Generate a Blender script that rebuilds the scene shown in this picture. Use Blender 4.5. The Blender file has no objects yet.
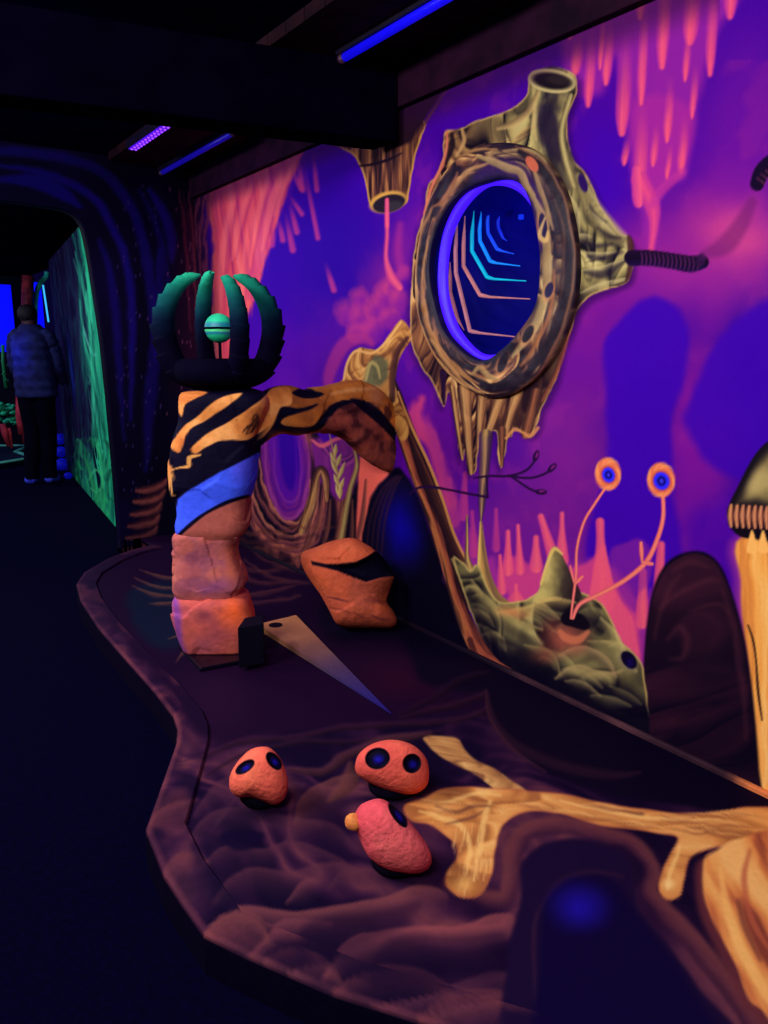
import bpy, bmesh, math, random
import numpy as np
from mathutils import Vector

# ------------------------------------------------------------------ basics
SC = bpy.context.scene
COL = SC.collection
F = 770.0                    # focal length in pixels of the 768 x 1024 frame
H = 1.35                     # camera height
PITCH = math.atan((512 - 352) / F)
HVP = 384 + 160
YAW = math.atan(HVP / (F / math.cos(PITCH)))
cp, sp, cy, sy = math.cos(PITCH), math.sin(PITCH), math.cos(YAW), math.sin(YAW)
RIGHT = np.array([cy, -sy, 0.0])
FWD = np.array([sy * cp, cy * cp, -sp])
UP = np.array([sy * sp, cy * sp, cp])
CAM = np.array([0.0, 0.0, H])

def ray(x, y):
    return FWD + RIGHT * ((x - 384) / F) + UP * ((512 - y) / F)

def onX(x, y, X): d = ray(x, y); return CAM + d * (X / d[0])
def onY(x, y, Y): d = ray(x, y); return CAM + d * (Y / d[1])
def onZ(x, y, Z): d = ray(x, y); return CAM + d * ((Z - H) / d[2])
def atT(x, y, t): return CAM + ray(x, y) * t

def project(P):
    q = np.asarray(P, float) - CAM
    dz = np.maximum(q @ FWD, 0.05)
    return 384 + F * (q @ RIGHT) / dz, 512 - F * (q @ UP) / dz

ZP = 0.10                                   # top of the golf platform
WX = float(onZ(640, 735, ZP)[0])            # plane of the painted wall
ZF = float(onX(512, 62, WX)[2])             # lower edge of the fascia on the wall
ZC = ZF + 0.20                              # ceiling
YR = float(onX(203, 400, WX)[1])            # end of the painted wall
rng = random.Random(5)

def lin(c):
    c = np.asarray(c, float) / 255.0
    return np.where(c <= 0.04045, c / 12.92, ((c + 0.055) / 1.055) ** 2.4)

# ------------------------------------------------------------------ noise
def _h(ix, iy, seed):
    n = (ix.astype(np.int64) * 374761393 + iy.astype(np.int64) * 668265263 + seed * 1442695041) & 0xffffffff
    n = ((n ^ (n >> 13)) * 1274126177) & 0xffffffff
    n = n ^ (n >> 16)
    return (n & 0xffff) / 65535.0

def noise(x, y, seed=0):
    ix, iy = np.floor(x), np.floor(y)
    fx, fy = x - ix, y - iy
    fx = fx * fx * fx * (fx * (fx * 6 - 15) + 10); fy = fy * fy * fy * (fy * (fy * 6 - 15) + 10)
    a, b = _h(ix, iy, seed), _h(ix + 1, iy, seed)
    c, d = _h(ix, iy + 1, seed), _h(ix + 1, iy + 1, seed)
    return (a + (b - a) * fx) * (1 - fy) + (c + (d - c) * fx) * fy

def fbm(x, y, seed=0, oct=4):
    s, a, t = 0, 0.5, 0
    for o in range(oct):
        s = s + a * noise(x * 2 ** o + 17.3 * o, y * 2 ** o - 9.1 * o, seed + o); t += a; a *= 0.5
    return s / t

def fbm3(P, s, seed=0, oct=3):
    x, y, z = P[:, 0] * s, P[:, 1] * s, P[:, 2] * s
    return (fbm(x + .37 * z, y + .61 * z, seed, oct) + fbm(y - .3 * x, z + .2 * x, seed + 7, oct) + fbm(z + .5 * y, x, seed + 13, oct)) / 3

def sstep(a, b, x):
    t = np.clip((x - a) / (b - a + 1e-9), 0, 1); return t * t * (3 - 2 * t)

def ramp(t, stops):
    xs = [s[0] for s in stops]
    return np.stack([np.interp(t, xs, [s[1][k] for s in stops]) for k in range(3)], -1)

def catmull(pts, closed=False, n=6):
    P = np.asarray(pts, float); m = len(P)
    if m < 3: 
        t = np.linspace(0, 1, n + 1)[:, None]
        return P[0] * (1 - t) + P[-1] * t
    out = []
    for i in range(m if closed else m - 1):
        if closed: a, b, c, d = P[i - 1], P[i], P[(i + 1) % m], P[(i + 2) % m]
        else: a, b, c, d = P[max(i - 1, 0)], P[i], P[i + 1], P[min(i + 2, m - 1)]
        for k in range(n):
            t = k / n
            out.append(0.5 * (2 * b + (c - a) * t + (2 * a - 5 * b + 4 * c - d) * t * t + (3 * b - a - 3 * c + d) * t ** 3))
    if not closed: out.append(P[-1])
    return np.array(out)

def sdf(x, y, poly):
    d2 = np.full(x.shape, 1e12); ins = np.zeros(x.shape, bool)
    m = len(poly)
    for i in range(m):
        x0, y0 = poly[i]; x1, y1 = poly[(i + 1) % m]
        ex, ey = x1 - x0, y1 - y0
        L = ex * ex + ey * ey + 1e-9
        t = np.clip(((x - x0) * ex + (y - y0) * ey) / L, 0, 1)
        d2 = np.minimum(d2, (x - x0 - t * ex) ** 2 + (y - y0 - t * ey) ** 2)
        if y0 != y1:
            c = ((y0 <= y) != (y1 <= y)) & (x < ex * (y - y0) / (ey if ey else 1e-9) + x0)
            ins ^= c
    return np.where(ins, -1, 1) * np.sqrt(d2)

# ------------------------------------------------------------------ the mural painter
# Paint is kept per vertex on the real surface.  Brush marks are given as traced sketch
# coordinates; every surface point knows which sketch point it carries.
class Paint:
    def __init__(s, P, u, v, base=(0, 0, 0)):
        s.x, s.y = project(P); s.u, s.v = u, v
        s.c = np.tile(np.asarray(base, float), (len(u), 1)); s.mask = None
    def put(s, idx, col, a):
        if s.mask is not None: a = a * s.mask[idx]
        a = np.asarray(a)[:, None] if np.ndim(a) else a
        s.c[idx] = s.c[idx] * (1 - a) + np.asarray(col) * a
    def clip(s, pts=None, soft=1.5, smooth=True):
        if pts is None: s.mask = None; return
        q = catmull(pts, True, 5) if smooth else np.asarray(pts, float)
        i = s.box(q, 4); s.mask = np.zeros(len(s.x))
        s.mask[i] = 1 - sstep(-soft, soft, sdf(s.x[i], s.y[i], q))
    def strokes(s, n, seed, gen, stops, w, alpha):
        """many loose tapered brush marks; gen(rng) gives the middle line of one"""
        rg = random.Random(seed)
        for k in range(n):
            pts = gen(rg); ww = rg.uniform(*w)
            st = stops if not callable(stops) else stops(pts)
            s.tube(pts, [ww * .15] + [ww] * (len(pts) - 2) + [ww * .15], st, 1.4, alpha * rg.uniform(.6, 1), .1, seed + k)
    def box(s, pts, pad):
        P = np.asarray(pts)
        return np.nonzero((s.x > P[:, 0].min() - pad) & (s.x < P[:, 0].max() + pad) & (s.y > P[:, 1].min() - pad) & (s.y < P[:, 1].max() + pad))[0]
    def warp(s, i, w, sc, seed):
        if not w: return s.x[i], s.y[i]
        return (s.x[i] + w * 2 * (fbm(s.u[i] * sc, s.v[i] * sc, seed, 3) - .5), s.y[i] + w * 2 * (fbm(s.u[i] * sc + 31, s.v[i] * sc, seed + 3, 3) - .5))
    def fill(s, pts, col, soft=1.2, alpha=1, warp=0, wsc=12, seed=1, smooth=True, shade=None, n=5):
        poly = catmull(pts, True, n) if smooth else np.asarray(pts, float)
        i = s.box(poly, soft * 2 + warp * 2 + 2)
        if not len(i): return
        x, y = s.warp(i, warp, wsc, seed)
        d = sdf(x, y, poly)
        m = d < soft
        i, d = i[m], d[m]
        a = alpha * (1 - sstep(-soft, soft, d))
        c = shade(i, d) if shade else col
        s.put(i, c, a)
    def blob(s, cx, cy_, rx, ry, col, alpha=1, warp=0, wsc=4, seed=1, ang=0, p=1.0):
        R = max(rx, ry) * 1.1 + warp
        i = s.box([(cx - R, cy_ - R), (cx + R, cy_ + R)], 0)
        if not len(i): return
        x, y = s.warp(i, warp, wsc, seed)
        ca, sa = math.cos(ang), math.sin(ang)
        dx, dy = x - cx, y - cy_
        r = np.sqrt(((dx * ca + dy * sa) / rx) ** 2 + ((-dx * sa + dy * ca) / ry) ** 2)
        s.put(i, col, alpha * (1 - sstep(0, 1, r)) ** p)
    def oval(s, cx, cy_, rx, ry, col, ang=0, soft=.15, alpha=1):
        R = max(rx, ry) * 1.4 + 1
        i = s.box([(cx - R, cy_ - R), (cx + R, cy_ + R)], 0)
        if not len(i): return
        ca, sa = math.cos(ang), math.sin(ang)
        dx, dy = s.x[i] - cx, s.y[i] - cy_
        r = np.sqrt(((dx * ca + dy * sa) / rx) ** 2 + ((-dx * sa + dy * ca) / ry) ** 2)
        s.put(i, col, alpha * (1 - sstep(1 - soft, 1 + soft, r)))
    def tube(s, pts, w, stops, soft=.8, alpha=1, streak=0, seed=1, n=6, fade=0, warp=0, wsc=12, across=None):
        """a brush stroke of varying half width; stops = colours across it from its left to its right side"""
        if not np.ndim(w): w = [w] * len(pts)
        q = catmull([(p[0], p[1], ww) for p, ww in zip(pts, w)], False, n)
        wm = max(w)
        if not isinstance(stops, list): stops = [(0, stops), (1, stops)]
        i = s.box(q[:, :2], wm + soft * 2 + 1 + warp * 2)
        if not len(i): return
        x, y = s.warp(i, warp, wsc, seed)
        best = np.full(len(i), 1e9); sd = np.zeros(len(i)); al = np.zeros(len(i)); rr = np.ones(len(i))
        L = 0.0
        m = len(q) - 1
        tot = np.sum(np.hypot(np.diff(q[:, 0]), np.diff(q[:, 1])))
        for k in range(m):
            x0, y0, w0 = q[k]; x1, y1, w1 = q[k + 1]
            ex, ey = x1 - x0, y1 - y0
            ll = math.hypot(ex, ey) + 1e-9
            pad = max(w0, w1) + soft * 2 + 1
            j = np.nonzero((x > min(x0, x1) - pad) & (x < max(x0, x1) + pad) & (y > min(y0, y1) - pad) & (y < max(y0, y1) + pad))[0]
            if len(j):
                t = np.clip(((x[j] - x0) * ex + (y[j] - y0) * ey) / (ll * ll), 0, 1)
                dx, dy = x[j] - x0 - t * ex, y[j] - y0 - t * ey
                r = w0 + (w1 - w0) * t
                d = np.hypot(dx, dy)
                val = d - r
                b = val < best[j]
                jb = j[b]
                best[jb] = val[b]
                cr = (ex * dy - ey * dx)[b] / ll
                sd[jb] = cr / np.maximum(r[b], .3); al[jb] = L + t[b] * ll; rr[jb] = r[b]
            L += ll
        m = best < soft
        i, best, sd, al = i[m], best[m], sd[m], al[m]
        a = alpha * (1 - sstep(-soft, soft, best))
        if fade > 0: a = a * sstep(0, fade, al / tot)
        if fade < 0: a = a * (1 - sstep(1 + fade, 1, al / tot))
        t = (np.clip(sd, -1, 1) + 1) / 2
        if streak: t = np.clip(t + streak * 2 * (fbm(al * .035, sd * 2.2 + seed, seed, 3) - .5), 0, 1)
        if across is not None: a = a * across((np.clip(sd, -1, 1) + 1) / 2)
        s.put(i, ramp(t, stops), a)
    def lip(s, pts, w, col, alpha=.8, soft=1.5, warp=3, seed=1):
        """a fold: bright upper lip melting away below it"""
        ww = [w * .3] + [w] * (len(pts) - 2) + [w * .3]
        s.tube([(x, y + w) for x, y in pts], ww, col, soft, alpha, 0, seed, warp=warp, wsc=9, across=lambda t: (1 - t) ** 1.6)
    def relief(s, i, sc, seed, ang=0, st=1.0, oct=3, gain=1.0, wa=.5):
        """the artist's airbrushed lumps: 0 dark .. 1 light"""
        u, v = s.u[i], s.v[i]
        ca, sa = math.cos(ang), math.sin(ang)
        uu, vv = (u * ca + v * sa) * sc, (-u * sa + v * ca) * sc / st
        wx = (fbm(uu * .5, vv * .5, seed + 20, 2) - .5) * wa * 4; wy = (fbm(uu * .5 + 40, vv * .5, seed + 25, 2) - .5) * wa * 4
        h = lambda a, b: fbm(a, b, seed, oct)
        e = .28
        d = h(uu + wx, vv + wy) - h(uu + wx + e * .5, vv + wy + e)
        return np.clip(.5 - d * 2.6 * gain + .7 * (h(uu + wx, vv + wy) - .5), 0, 1)
    def lumps(s, i, sc, seed, ang=0, st=1.0, lx=.5, ly=1.0, wa=.5, uv=None):
        """bulging airbrushed lumps parted by dark creases, 0 dark .. 1 light"""
        if uv is None:
            ca, sa = math.cos(ang), math.sin(ang)
            u, v = (s.u[i] * ca + s.v[i] * sa) * sc, (-s.u[i] * sa + s.v[i] * ca) * sc / st
        else: u, v = uv
        u2 = u + (fbm(u * .6, v * .6, seed + 20, 2) - .5) * wa * 4; v2 = v + (fbm(u * .6 + 40, v * .6, seed + 25, 2) - .5) * wa * 4
        def h(a, b):
            n1 = np.abs(2 * noise(a, b, seed) - 1); n2 = np.abs(2 * noise(a * 2.1 + 9, b * 2.1, seed + 1) - 1)
            return np.sqrt(n1 + .02) * .75 + np.sqrt(n2 + .02) * .25
        e = .16; h0 = h(u2, v2)
        return np.clip(.02 + .62 * h0 ** 1.3 + 1.5 * (h0 - h(u2 - e * lx, v2 + e * ly)), 0, 1)
    def ridges(s, i, sc, seed, ang=0, st=1.0, wa=.35):
        """flowing brush relief: a 0..1 value"""
        u, v = s.u[i], s.v[i]
        ca, sa = math.cos(ang), math.sin(ang)
        uu, vv = (u * ca + v * sa) * sc, (-u * sa + v * ca) * sc / st
        wx = fbm(uu * .6, vv * .6, seed + 20, 3) - .5; wy = fbm(uu * .6 + 40, vv * .6, seed + 25, 3) - .5
        n = fbm(uu + wx * wa * 6, vv + wy * wa * 6, seed, 3)
        return 1 - np.abs(2 * n - 1) * 2.2
    def attr(s):
        return np.clip(lin(np.clip(s.c, 0, 255)), 0, 1)

# ------------------------------------------------------------------ materials
MATS = {}
def paint_mat(name='painted_surface', rough=.6, spec=.15, bump=.15, bscale=40, grain=.10):
    if name in MATS: return MATS[name]
    m = bpy.data.materials.new(name); m.use_nodes = True
    nt = m.node_tree; b = nt.nodes['Principled BSDF']
    at = nt.nodes.new('ShaderNodeAttribute'); at.attribute_name = 'paint'
    tc = nt.nodes.new('ShaderNodeTexCoord')
    nz = nt.nodes.new('ShaderNodeTexNoise'); nz.inputs['Scale'].default_value = bscale; nz.inputs['Detail'].default_value = 5
    nt.links.new(tc.outputs['Object'], nz.inputs['Vector'])
    mr = nt.nodes.new('ShaderNodeMapRange'); mr.inputs[3].default_value = 1 - grain; mr.inputs[4].default_value = 1 + grain
    mr.inputs[1].default_value = .3; mr.inputs[2].default_value = .7
    nt.links.new(nz.outputs[0], mr.inputs[0])
    mx = nt.nodes.new('ShaderNodeVectorMath'); mx.operation = 'SCALE'
    nt.links.new(at.outputs['Color'], mx.inputs[0]); nt.links.new(mr.outputs[0], mx.inputs['Scale'])
    nt.links.new(mx.outputs[0], b.inputs['Base Color'])
    bp = nt.nodes.new('ShaderNodeBump'); bp.inputs['Strength'].default_value = bump; bp.inputs['Distance'].default_value = .02
    nt.links.new(nz.outputs[0], bp.inputs['Height']); nt.links.new(bp.outputs[0], b.inputs['Normal'])
    b.inputs['Roughness'].default_value = rough; b.inputs['Specular IOR Level'].default_value = spec
    MATS[name] = m; return m

def mat(name, col, rough=.6, spec=.2, c2=None, scale=20, bump=0, emit=None, estr=0, metal=0):
    if name in MATS: return MATS[name]
    m = bpy.data.materials.new(name); m.use_nodes = True
    nt = m.node_tree; b = nt.nodes['Principled BSDF']
    a = tuple(lin(col)) + (1,)
    b.inputs['Roughness'].default_value = rough; b.inputs['Specular IOR Level'].default_value = spec; b.inputs['Metallic'].default_value = metal
    tc = nt.nodes.new('ShaderNodeTexCoord')
    nz = nt.nodes.new('ShaderNodeTexNoise'); nz.inputs['Scale'].default_value = scale; nz.inputs['Detail'].default_value = 4
    nt.links.new(tc.outputs['Object'], nz.inputs['Vector'])
    cr = nt.nodes.new('ShaderNodeValToRGB')
    c2 = tuple(lin(c2)) + (1,) if c2 is not None else tuple(x * .75 for x in a[:3]) + (1,)
    cr.color_ramp.elements[0].position = .35; cr.color_ramp.elements[1].position = .65
    cr.color_ramp.elements[0].color = c2; cr.color_ramp.elements[1].color = a
    nt.links.new(nz.outputs[0], cr.inputs[0]); nt.links.new(cr.outputs[0], b.inputs['Base Color'])
    if bump:
        bp = nt.nodes.new('ShaderNodeBump'); bp.inputs['Strength'].default_value = bump; bp.inputs['Distance'].default_value = .02
        nt.links.new(nz.outputs[0], bp.inputs['Height']); nt.links.new(bp.outputs[0], b.inputs['Normal'])
    if emit is not None:
        b.inputs['Emission Color'].default_value = tuple(lin(emit)) + (1,); b.inputs['Emission Strength'].default_value = estr
    MATS[name] = m; return m

# ------------------------------------------------------------------ objects
def mesh_obj(name, V, Fc, m, parent=None, smooth=True, paint=None):
    me = bpy.data.meshes.new(name)
    V = np.asarray(V, float)
    org = np.zeros(3)
    me.from_pydata(V.tolist(), [], [tuple(f) for f in Fc])
    if paint is not None:
        ca = me.color_attributes.new('paint', 'FLOAT_COLOR', 'POINT')
        buf = np.ones((len(V), 4), np.float32); buf[:, :3] = paint
        ca.data.foreach_set('color', buf.ravel())
    if smooth: me.polygons.foreach_set('use_smooth', [True] * len(me.polygons))
    me.materials.append(m)
    me.update()
    o = bpy.data.objects.new(name, me); COL.objects.link(o)
    if parent is not None:
        o.parent = parent
        o.matrix_parent_inverse = parent_inv(parent)
    return o

def parent_inv(p):
    from mathutils import Matrix
    if p.parent is not None: return Matrix.Identity(4)      # parts already stand in world space
    return Matrix.Translation(p.location).inverted()

def tag(o, label=None, cat=None, group=None, kind=None):
    if label: o['label'] = label
    if cat: o['category'] = cat
    if group: o['group'] = group
    if kind: o['kind'] = kind
    return o

def empty(name, loc, label, cat, group=None):
    o = bpy.data.objects.new(name, None); COL.objects.link(o)
    o.location = Vector([float(v) for v in loc]); o.empty_display_size = .1
    return tag(o, label, cat, group)

def grid_faces(nu, nv, closed_u=False):
    out = []
    for i in range(nu if closed_u else nu - 1):
        a, b = i * nv, ((i + 1) % nu) * nv
        for j in range(nv - 1):
            out.append((a + j, b + j, b + j + 1, a + j + 1))
    return out

def box_vf(lo, hi):
    x0, y0, z0 = lo; x1, y1, z1 = hi
    V = [(x0, y0, z0), (x1, y0, z0), (x1, y1, z0), (x0, y1, z0), (x0, y0, z1), (x1, y0, z1), (x1, y1, z1), (x0, y1, z1)]
    Fc = [(3, 2, 1, 0), (4, 5, 6, 7), (0, 1, 5, 4), (1, 2, 6, 5), (2, 3, 7, 6), (3, 0, 4, 7)]
    return V, Fc

def box(name, lo, hi, m, parent=None, bevel=.004):
    V, Fc = box_vf(lo, hi)
    o = mesh_obj(name, V, Fc, m, parent, smooth=False)
    if bevel:
        b = o.modifiers.new('bevel', 'BEVEL'); b.width = bevel; b.segments = 2
    return o

def frame_of(d, ref=(0, 0, 1)):
    d = d / np.linalg.norm(d); r = np.asarray(ref, float)
    if abs(d @ r) > .95: r = np.array([0, 1.0, 0])
    a = np.cross(d, r); a /= np.linalg.norm(a); b = np.cross(a, d)
    return a, b

def tube_vf(path, rad, nseg=12, closed=False, flat=(1, 1), ref=(0, 0, 1)):
    path = np.asarray(path, float); n = len(path)
    if not np.ndim(rad): rad = [rad] * n
    V = []
    for i in range(n):
        if closed: d = path[(i + 1) % n] - path[i - 1]
        else: d = path[min(i + 1, n - 1)] - path[max(i - 1, 0)]
        a, b = frame_of(d, ref)
        for k in range(nseg):
            t = 2 * math.pi * k / nseg
            V.append(path[i] + rad[i] * (a * math.cos(t) * flat[0] + b * math.sin(t) * flat[1]))
    Fc = []
    for i in range(n if closed else n - 1):
        a, b = i * nseg, ((i + 1) % n) * nseg
        for k in range(nseg):
            k2 = (k + 1) % nseg
            Fc.append((a + k, a + k2, b + k2, b + k))
    if not closed:
        Fc.append(tuple(range(nseg))[::-1]); Fc.append(tuple((n - 1) * nseg + k for k in range(nseg)))
    return np.array(V), Fc

def lathe_vf(prof, c, nseg=32):
    V = []
    for r, z in prof:
        for k in range(nseg):
            t = 2 * math.pi * k / nseg
            V.append((c[0] + r * math.cos(t), c[1] + r * math.sin(t), c[2] + z))
    Fc = []
    for i in range(len(prof) - 1):
        for k in range(nseg):
            k2 = (k + 1) % nseg
            Fc.append((i * nseg + k, i * nseg + k2, (i + 1) * nseg + k2, (i + 1) * nseg + k))
    return np.array(V), Fc
# ================================================================== THE PAINTED WALL
PUR = (72, 4, 158); BLU = (48, 0, 146); MAG = (140, 28, 150); PNK = (226, 72, 122); SAL = (236, 92, 92)
OCH = (176, 128, 62); BRN = (98, 58, 40); DRK = (20, 9, 24); NIT = (7, 3, 26); YEL = (206, 186, 112); OLV = (112, 106, 66); ORG = (206, 124, 62)
BONE = [(0, DRK), (.25, (52, 30, 32)), (.5, BRN), (.72, OCH), (1, (210, 170, 100))]
MOSS = [(0, (14, 10, 22)), (.3, (44, 38, 34)), (.55, (92, 84, 56)), (.8, (150, 138, 82)), (1, YEL)]

def paint_background(p):
    n = fbm(p.u * 1.1, p.v * 1.1, 3, 4)
    p.c[:] = ramp(n, [(.25, (46, 0, 142)), (.5, (64, 0, 150)), (.75, (82, 4, 150))])
    # darker blue hollow on the left, haze of magenta and pink elsewhere
    p.blob(330, 250, 95, 150, (38, 0, 138), .95, 14, 5, 5)
    p.blob(600, 180, 55, 110, (58, 0, 170), .8, 10, 5, 6)
    for cx, cy_, rx, ry, col, a in [
        (725, 240, 90, 70, (206, 60, 130), .6), (650, 275, 80, 50, (176, 46, 134), .5), (745, 130, 50, 110, (120, 20, 150), .45), (745, 225, 55, 36, (232, 84, 128), .55), (670, 240, 60, 40, (130, 24, 140), .5),
        (585, 330, 60, 90, (134, 24, 134), .65), (560, 450, 80, 80, (140, 34, 128), .7), (705, 420, 45, 120, (138, 22, 142), .8),
        (590, 560, 120, 80, (140, 32, 132), .6), (440, 420, 45, 95, (96, 12, 128), .7), (480, 540, 80, 80, (120, 30, 126), .55),
        (340, 350, 60, 50, (92, 14, 136), .55), (385, 285, 30, 50, (130, 28, 124), .6), (398, 305, 18, 36, (190, 58, 112), .4), (402, 235, 20, 36, (150, 34, 124), .5),
        (420, 190, 30, 60, (96, 12, 150), .6), (330, 400, 90, 40, (90, 14, 146), .6), (690, 480, 30, 110, (118, 14, 146), .6), (640, 590, 80, 60, (150, 40, 140), .5)]:
        p.blob(cx, cy_, rx * 1.35, ry * 1.35, col, a, 22, 6, int(cx), 0, .8)
    # billowing clouds
    for cx, cy_, r in [(345, 312, 16), (358, 298, 13), (362, 318, 18), (375, 308, 16), (384, 296, 15), (392, 284, 14), (372, 330, 15), (398, 300, 14), (404, 272, 10), (355, 332, 12), (388, 318, 14)]:
        p.blob(cx, cy_, r * .9, r, (206, 66, 112), .6, 3, 16, int(cx * 3), 0, .45)
        p.blob(cx + 3, cy_ + 5, r * .8, r * .85, (110, 18, 140), .7, 3, 16, int(cx), 0, .6)
    i = np.nonzero((p.x > 400) & (p.y > 60))[0]
    n2 = fbm(p.u[i] * 9, p.v[i] * 9, 77, 4)
    p.put(i, (170, 46, 136), .2 * sstep(.5, .75, n2))
    # far rock silhouettes in flat blue paint
    SIL = (56, 0, 166)
    p.fill([(592, 600), (585, 540), (606, 480), (603, 400), (601, 350), (612, 328), (630, 306), (650, 297), (670, 300), (683, 315), (687, 342), (683, 375), (677, 400), (672, 440), (674, 500), (684, 560), (660, 610)], SIL, 5, .95, 5, 8, 4)
    p.fill([(688, 420), (697, 385), (712, 345), (735, 318), (775, 296), (860, 280), (860, 480), (775, 500), (735, 478), (700, 450)], SIL, 6, .9, 7, 7, 9)
    p.fill([(690, 520), (720, 500), (790, 480), (860, 480), (860, 620), (700, 600)], (66, 0, 160), 12, .7, 10, 6, 9)

def paint_drips(p):
    curtain = [(562, 60), (575, 92), (590, 96), (606, 90), (618, 60), (634, 168), (640, 205), (652, 250), (662, 190), (684, 176), (692, 130), (702, 84), (718, 30), (745, -20), (760, -160), (560, -160)]
    p.fill(curtain, (150, 34, 152), 7, .8, 4, 8, 8)
    p.fill([(634, 100), (633, 180), (640, 205), (653, 196), (672, 178), (684, 172), (694, 110)], (164, 36, 146), 6, .7, 3, 9, 8)
    rows = [(575, 30, 76, 7), (588, 20, 108, 6.5), (606, 10, 86, 6.5), (622, 20, 137, 9), (641, -20, 106, 6), (662, -60, 70, 8), (690, -40, 46, 10), (685, 20, 82, 4.5), (710, -40, 77, 6.5),
            (692, 60, 119, 4.5), (667, 70, 143, 5.5), (653, 120, 167, 5), (667, 140, 180, 4), (624, 130, 166, 4.5), (639, 90, 208, 8), (681, 110, 174, 6), (600, 0, 70, 4), (730, -80, 20, 9), (640, -80, 20, 8), (570, -20, 40, 5)]
    for k, (x, y0, y1, w) in enumerate(rows):
        p.tube([(x + 4, y0), (x + 2.4, y0 * .5 + y1 * .5), (x + .6, y0 * .2 + y1 * .8), (x, y1 - w * .5)], [w * .7, w * .85, w * .8, w * .45], [(0, (170, 40, 144)), (.3, (226, 74, 122)), (.55, (240, 88, 118)), (1, (170, 40, 146))], 1.6, .95, .12, 30 + k, fade=.95)
    p.tube([(640, 180), (652, 205), (654, 225), (651, 250), (650, 262)], [9, 8, 5, 3.4, 2.6], [(0, (180, 44, 140)), (.5, (226, 74, 124)), (1, (180, 44, 140))], 2, .9)
    p.tube([(652, 205), (662, 190), (682, 172)], [4, 5, 4], (186, 48, 142), 3, .7)
    p.tube([(636, 170), (637, 195), (638, 203)], [4, 5, 4.5], [(0, (236, 90, 124)), (1, (190, 50, 140))], 1.5, .9)

def paint_left(p):
    # salmon waterfall of hair-like streaks
    S = [(0, (206, 66, 84)), (.5, SAL), (1, (240, 104, 96))]
    body = [(206, 200), (216, 178), (262, 148), (305, 138), (297, 168), (284, 205), (268, 250), (256, 290), (246, 330), (240, 380), (226, 384), (214, 380), (210, 330), (213, 270), (211, 230)]
    def sh(i, d):
        n = fbm(p.x[i] * .16 - p.y[i] * .02, p.y[i] * .012, 41, 4)
        return ramp(n, [(.2, (186, 54, 88)), (.38, (226, 80, 84)), (.6, (238, 94, 86)), (.8, (244, 112, 100))])
    p.fill(body, SAL, 2.5, .97, 3, 10, 41, shade=sh)
    p.fill([(262, 200), (270, 172), (292, 148), (300, 152), (290, 190), (276, 225), (262, 270), (250, 300), (247, 285), (255, 250)], (150, 36, 140), 4, .28, 4, 10, 43)
    for k, (x0, y0, x1, y1, w) in enumerate([(272, 162, 246, 280, 3), (288, 156, 262, 250, 4), (258, 165, 232, 260, 3), (238, 180, 224, 270, 3), (300, 150, 275, 215, 3), (228, 200, 220, 330, 3), (252, 200, 240, 330, 2.4)]):
        p.tube([(x0, y0), ((x0 + x1) / 2 - 3, (y0 + y1) / 2), (x1, y1)], [1, w, 1], (248, 120, 104), 2, .55, fade=.3)
        p.tube([(x0 + 5, y0), ((x0 + x1) / 2 + 2, (y0 + y1) / 2), (x1 + 4, y1)], [.5, 1.2, .5], (170, 48, 96), 1.6, .4, fade=.3)
    # finger drips off its right edge
    for k, (x0, y0, x1, y1, w) in enumerate([(288, 196, 297, 232, 3), (284, 205, 293, 250, 3.2), (278, 214, 283, 240, 3), (286, 190, 302, 214, 2.5), (290, 165, 301, 188, 3), (301, 150, 318, 238, 2.5), (297, 150, 303, 190, 3), (313, 148, 317, 190, 2.6), (324, 258, 334, 290, 3), (276, 222, 272, 245, 3)]):
        p.tube([(x0, y0), ((x0 + x1) / 2, (y0 + y1) / 2), (x1, y1)], [w * .5, w * .8, w], [(0, (170, 48, 126)), (1, (206, 64, 116))], 2.0, .75, fade=.8)
    # nozzle under the beam with its thin stream
    p.tube([(387, 205), (387, 235), (386, 258), (391, 276), (399, 287)], [2.4, 2.2, 2.4, 4.5, 4], [(0, (196, 60, 118)), (.5, (232, 92, 114)), (1, (180, 50, 122))], 1.6, .85)
    p.tube([(400, 225), (398, 250), (402, 272)], [3, 4, 6], (170, 44, 130), 4, .55)
    noz = [(318, 134), (340, 148), (353, 156), (362, 172), (367, 190), (371, 207), (387, 212), (405, 204), (409, 190), (413, 168), (420, 140), (420, 118), (340, 118)]
    def shn(i, d):
        n = fbm(p.x[i] * .3, p.y[i] * .02, 51, 3)
        e = sstep(-3.4, -.5, d)[:, None]
        c = ramp(n, [(.3, (34, 18, 26)), (.5, (92, 52, 42)), (.72, (160, 104, 58))])
        return c * (1 - e) + np.array((196, 142, 66)) * e
    p.fill(noz, OCH, 1, 1, 1.5, 14, 51, shade=shn)
    p.tube([(360, 166), (374, 164), (390, 159), (402, 153)], [1, 1.6, 1.4, .6], DRK, .8, .95)
    p.oval(388, 202, 19, 10.5, (202, 150, 66), -.25)
    p.oval(389, 203.5, 16.5, 8.6, (30, 22, 36), -.25, .12)
    p.oval(393, 206, 9, 5, (58, 54, 60), -.25, .3, .6)
    p.tube([(387, 200), (387, 212), (387, 226)], [2.2, 2.3, 2.2], [(0, (196, 60, 118)), (.5, (232, 92, 114)), (1, (190, 54, 120))], 1, .95)
    # brown soffit paint curving down to the nozzle
    p.fill([(405, 146), (418, 132), (432, 108), (447, 84), (462, 62), (500, 30), (500, -30), (380, 60), (330, 110), (330, 142), (370, 147)], (30, 12, 28), 2.5, .96, 3, 8, 53)
    p.tube([(415, 140), (432, 112), (450, 84)], [1, 1.4, 1], (92, 48, 44), 1.5, .8)

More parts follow.
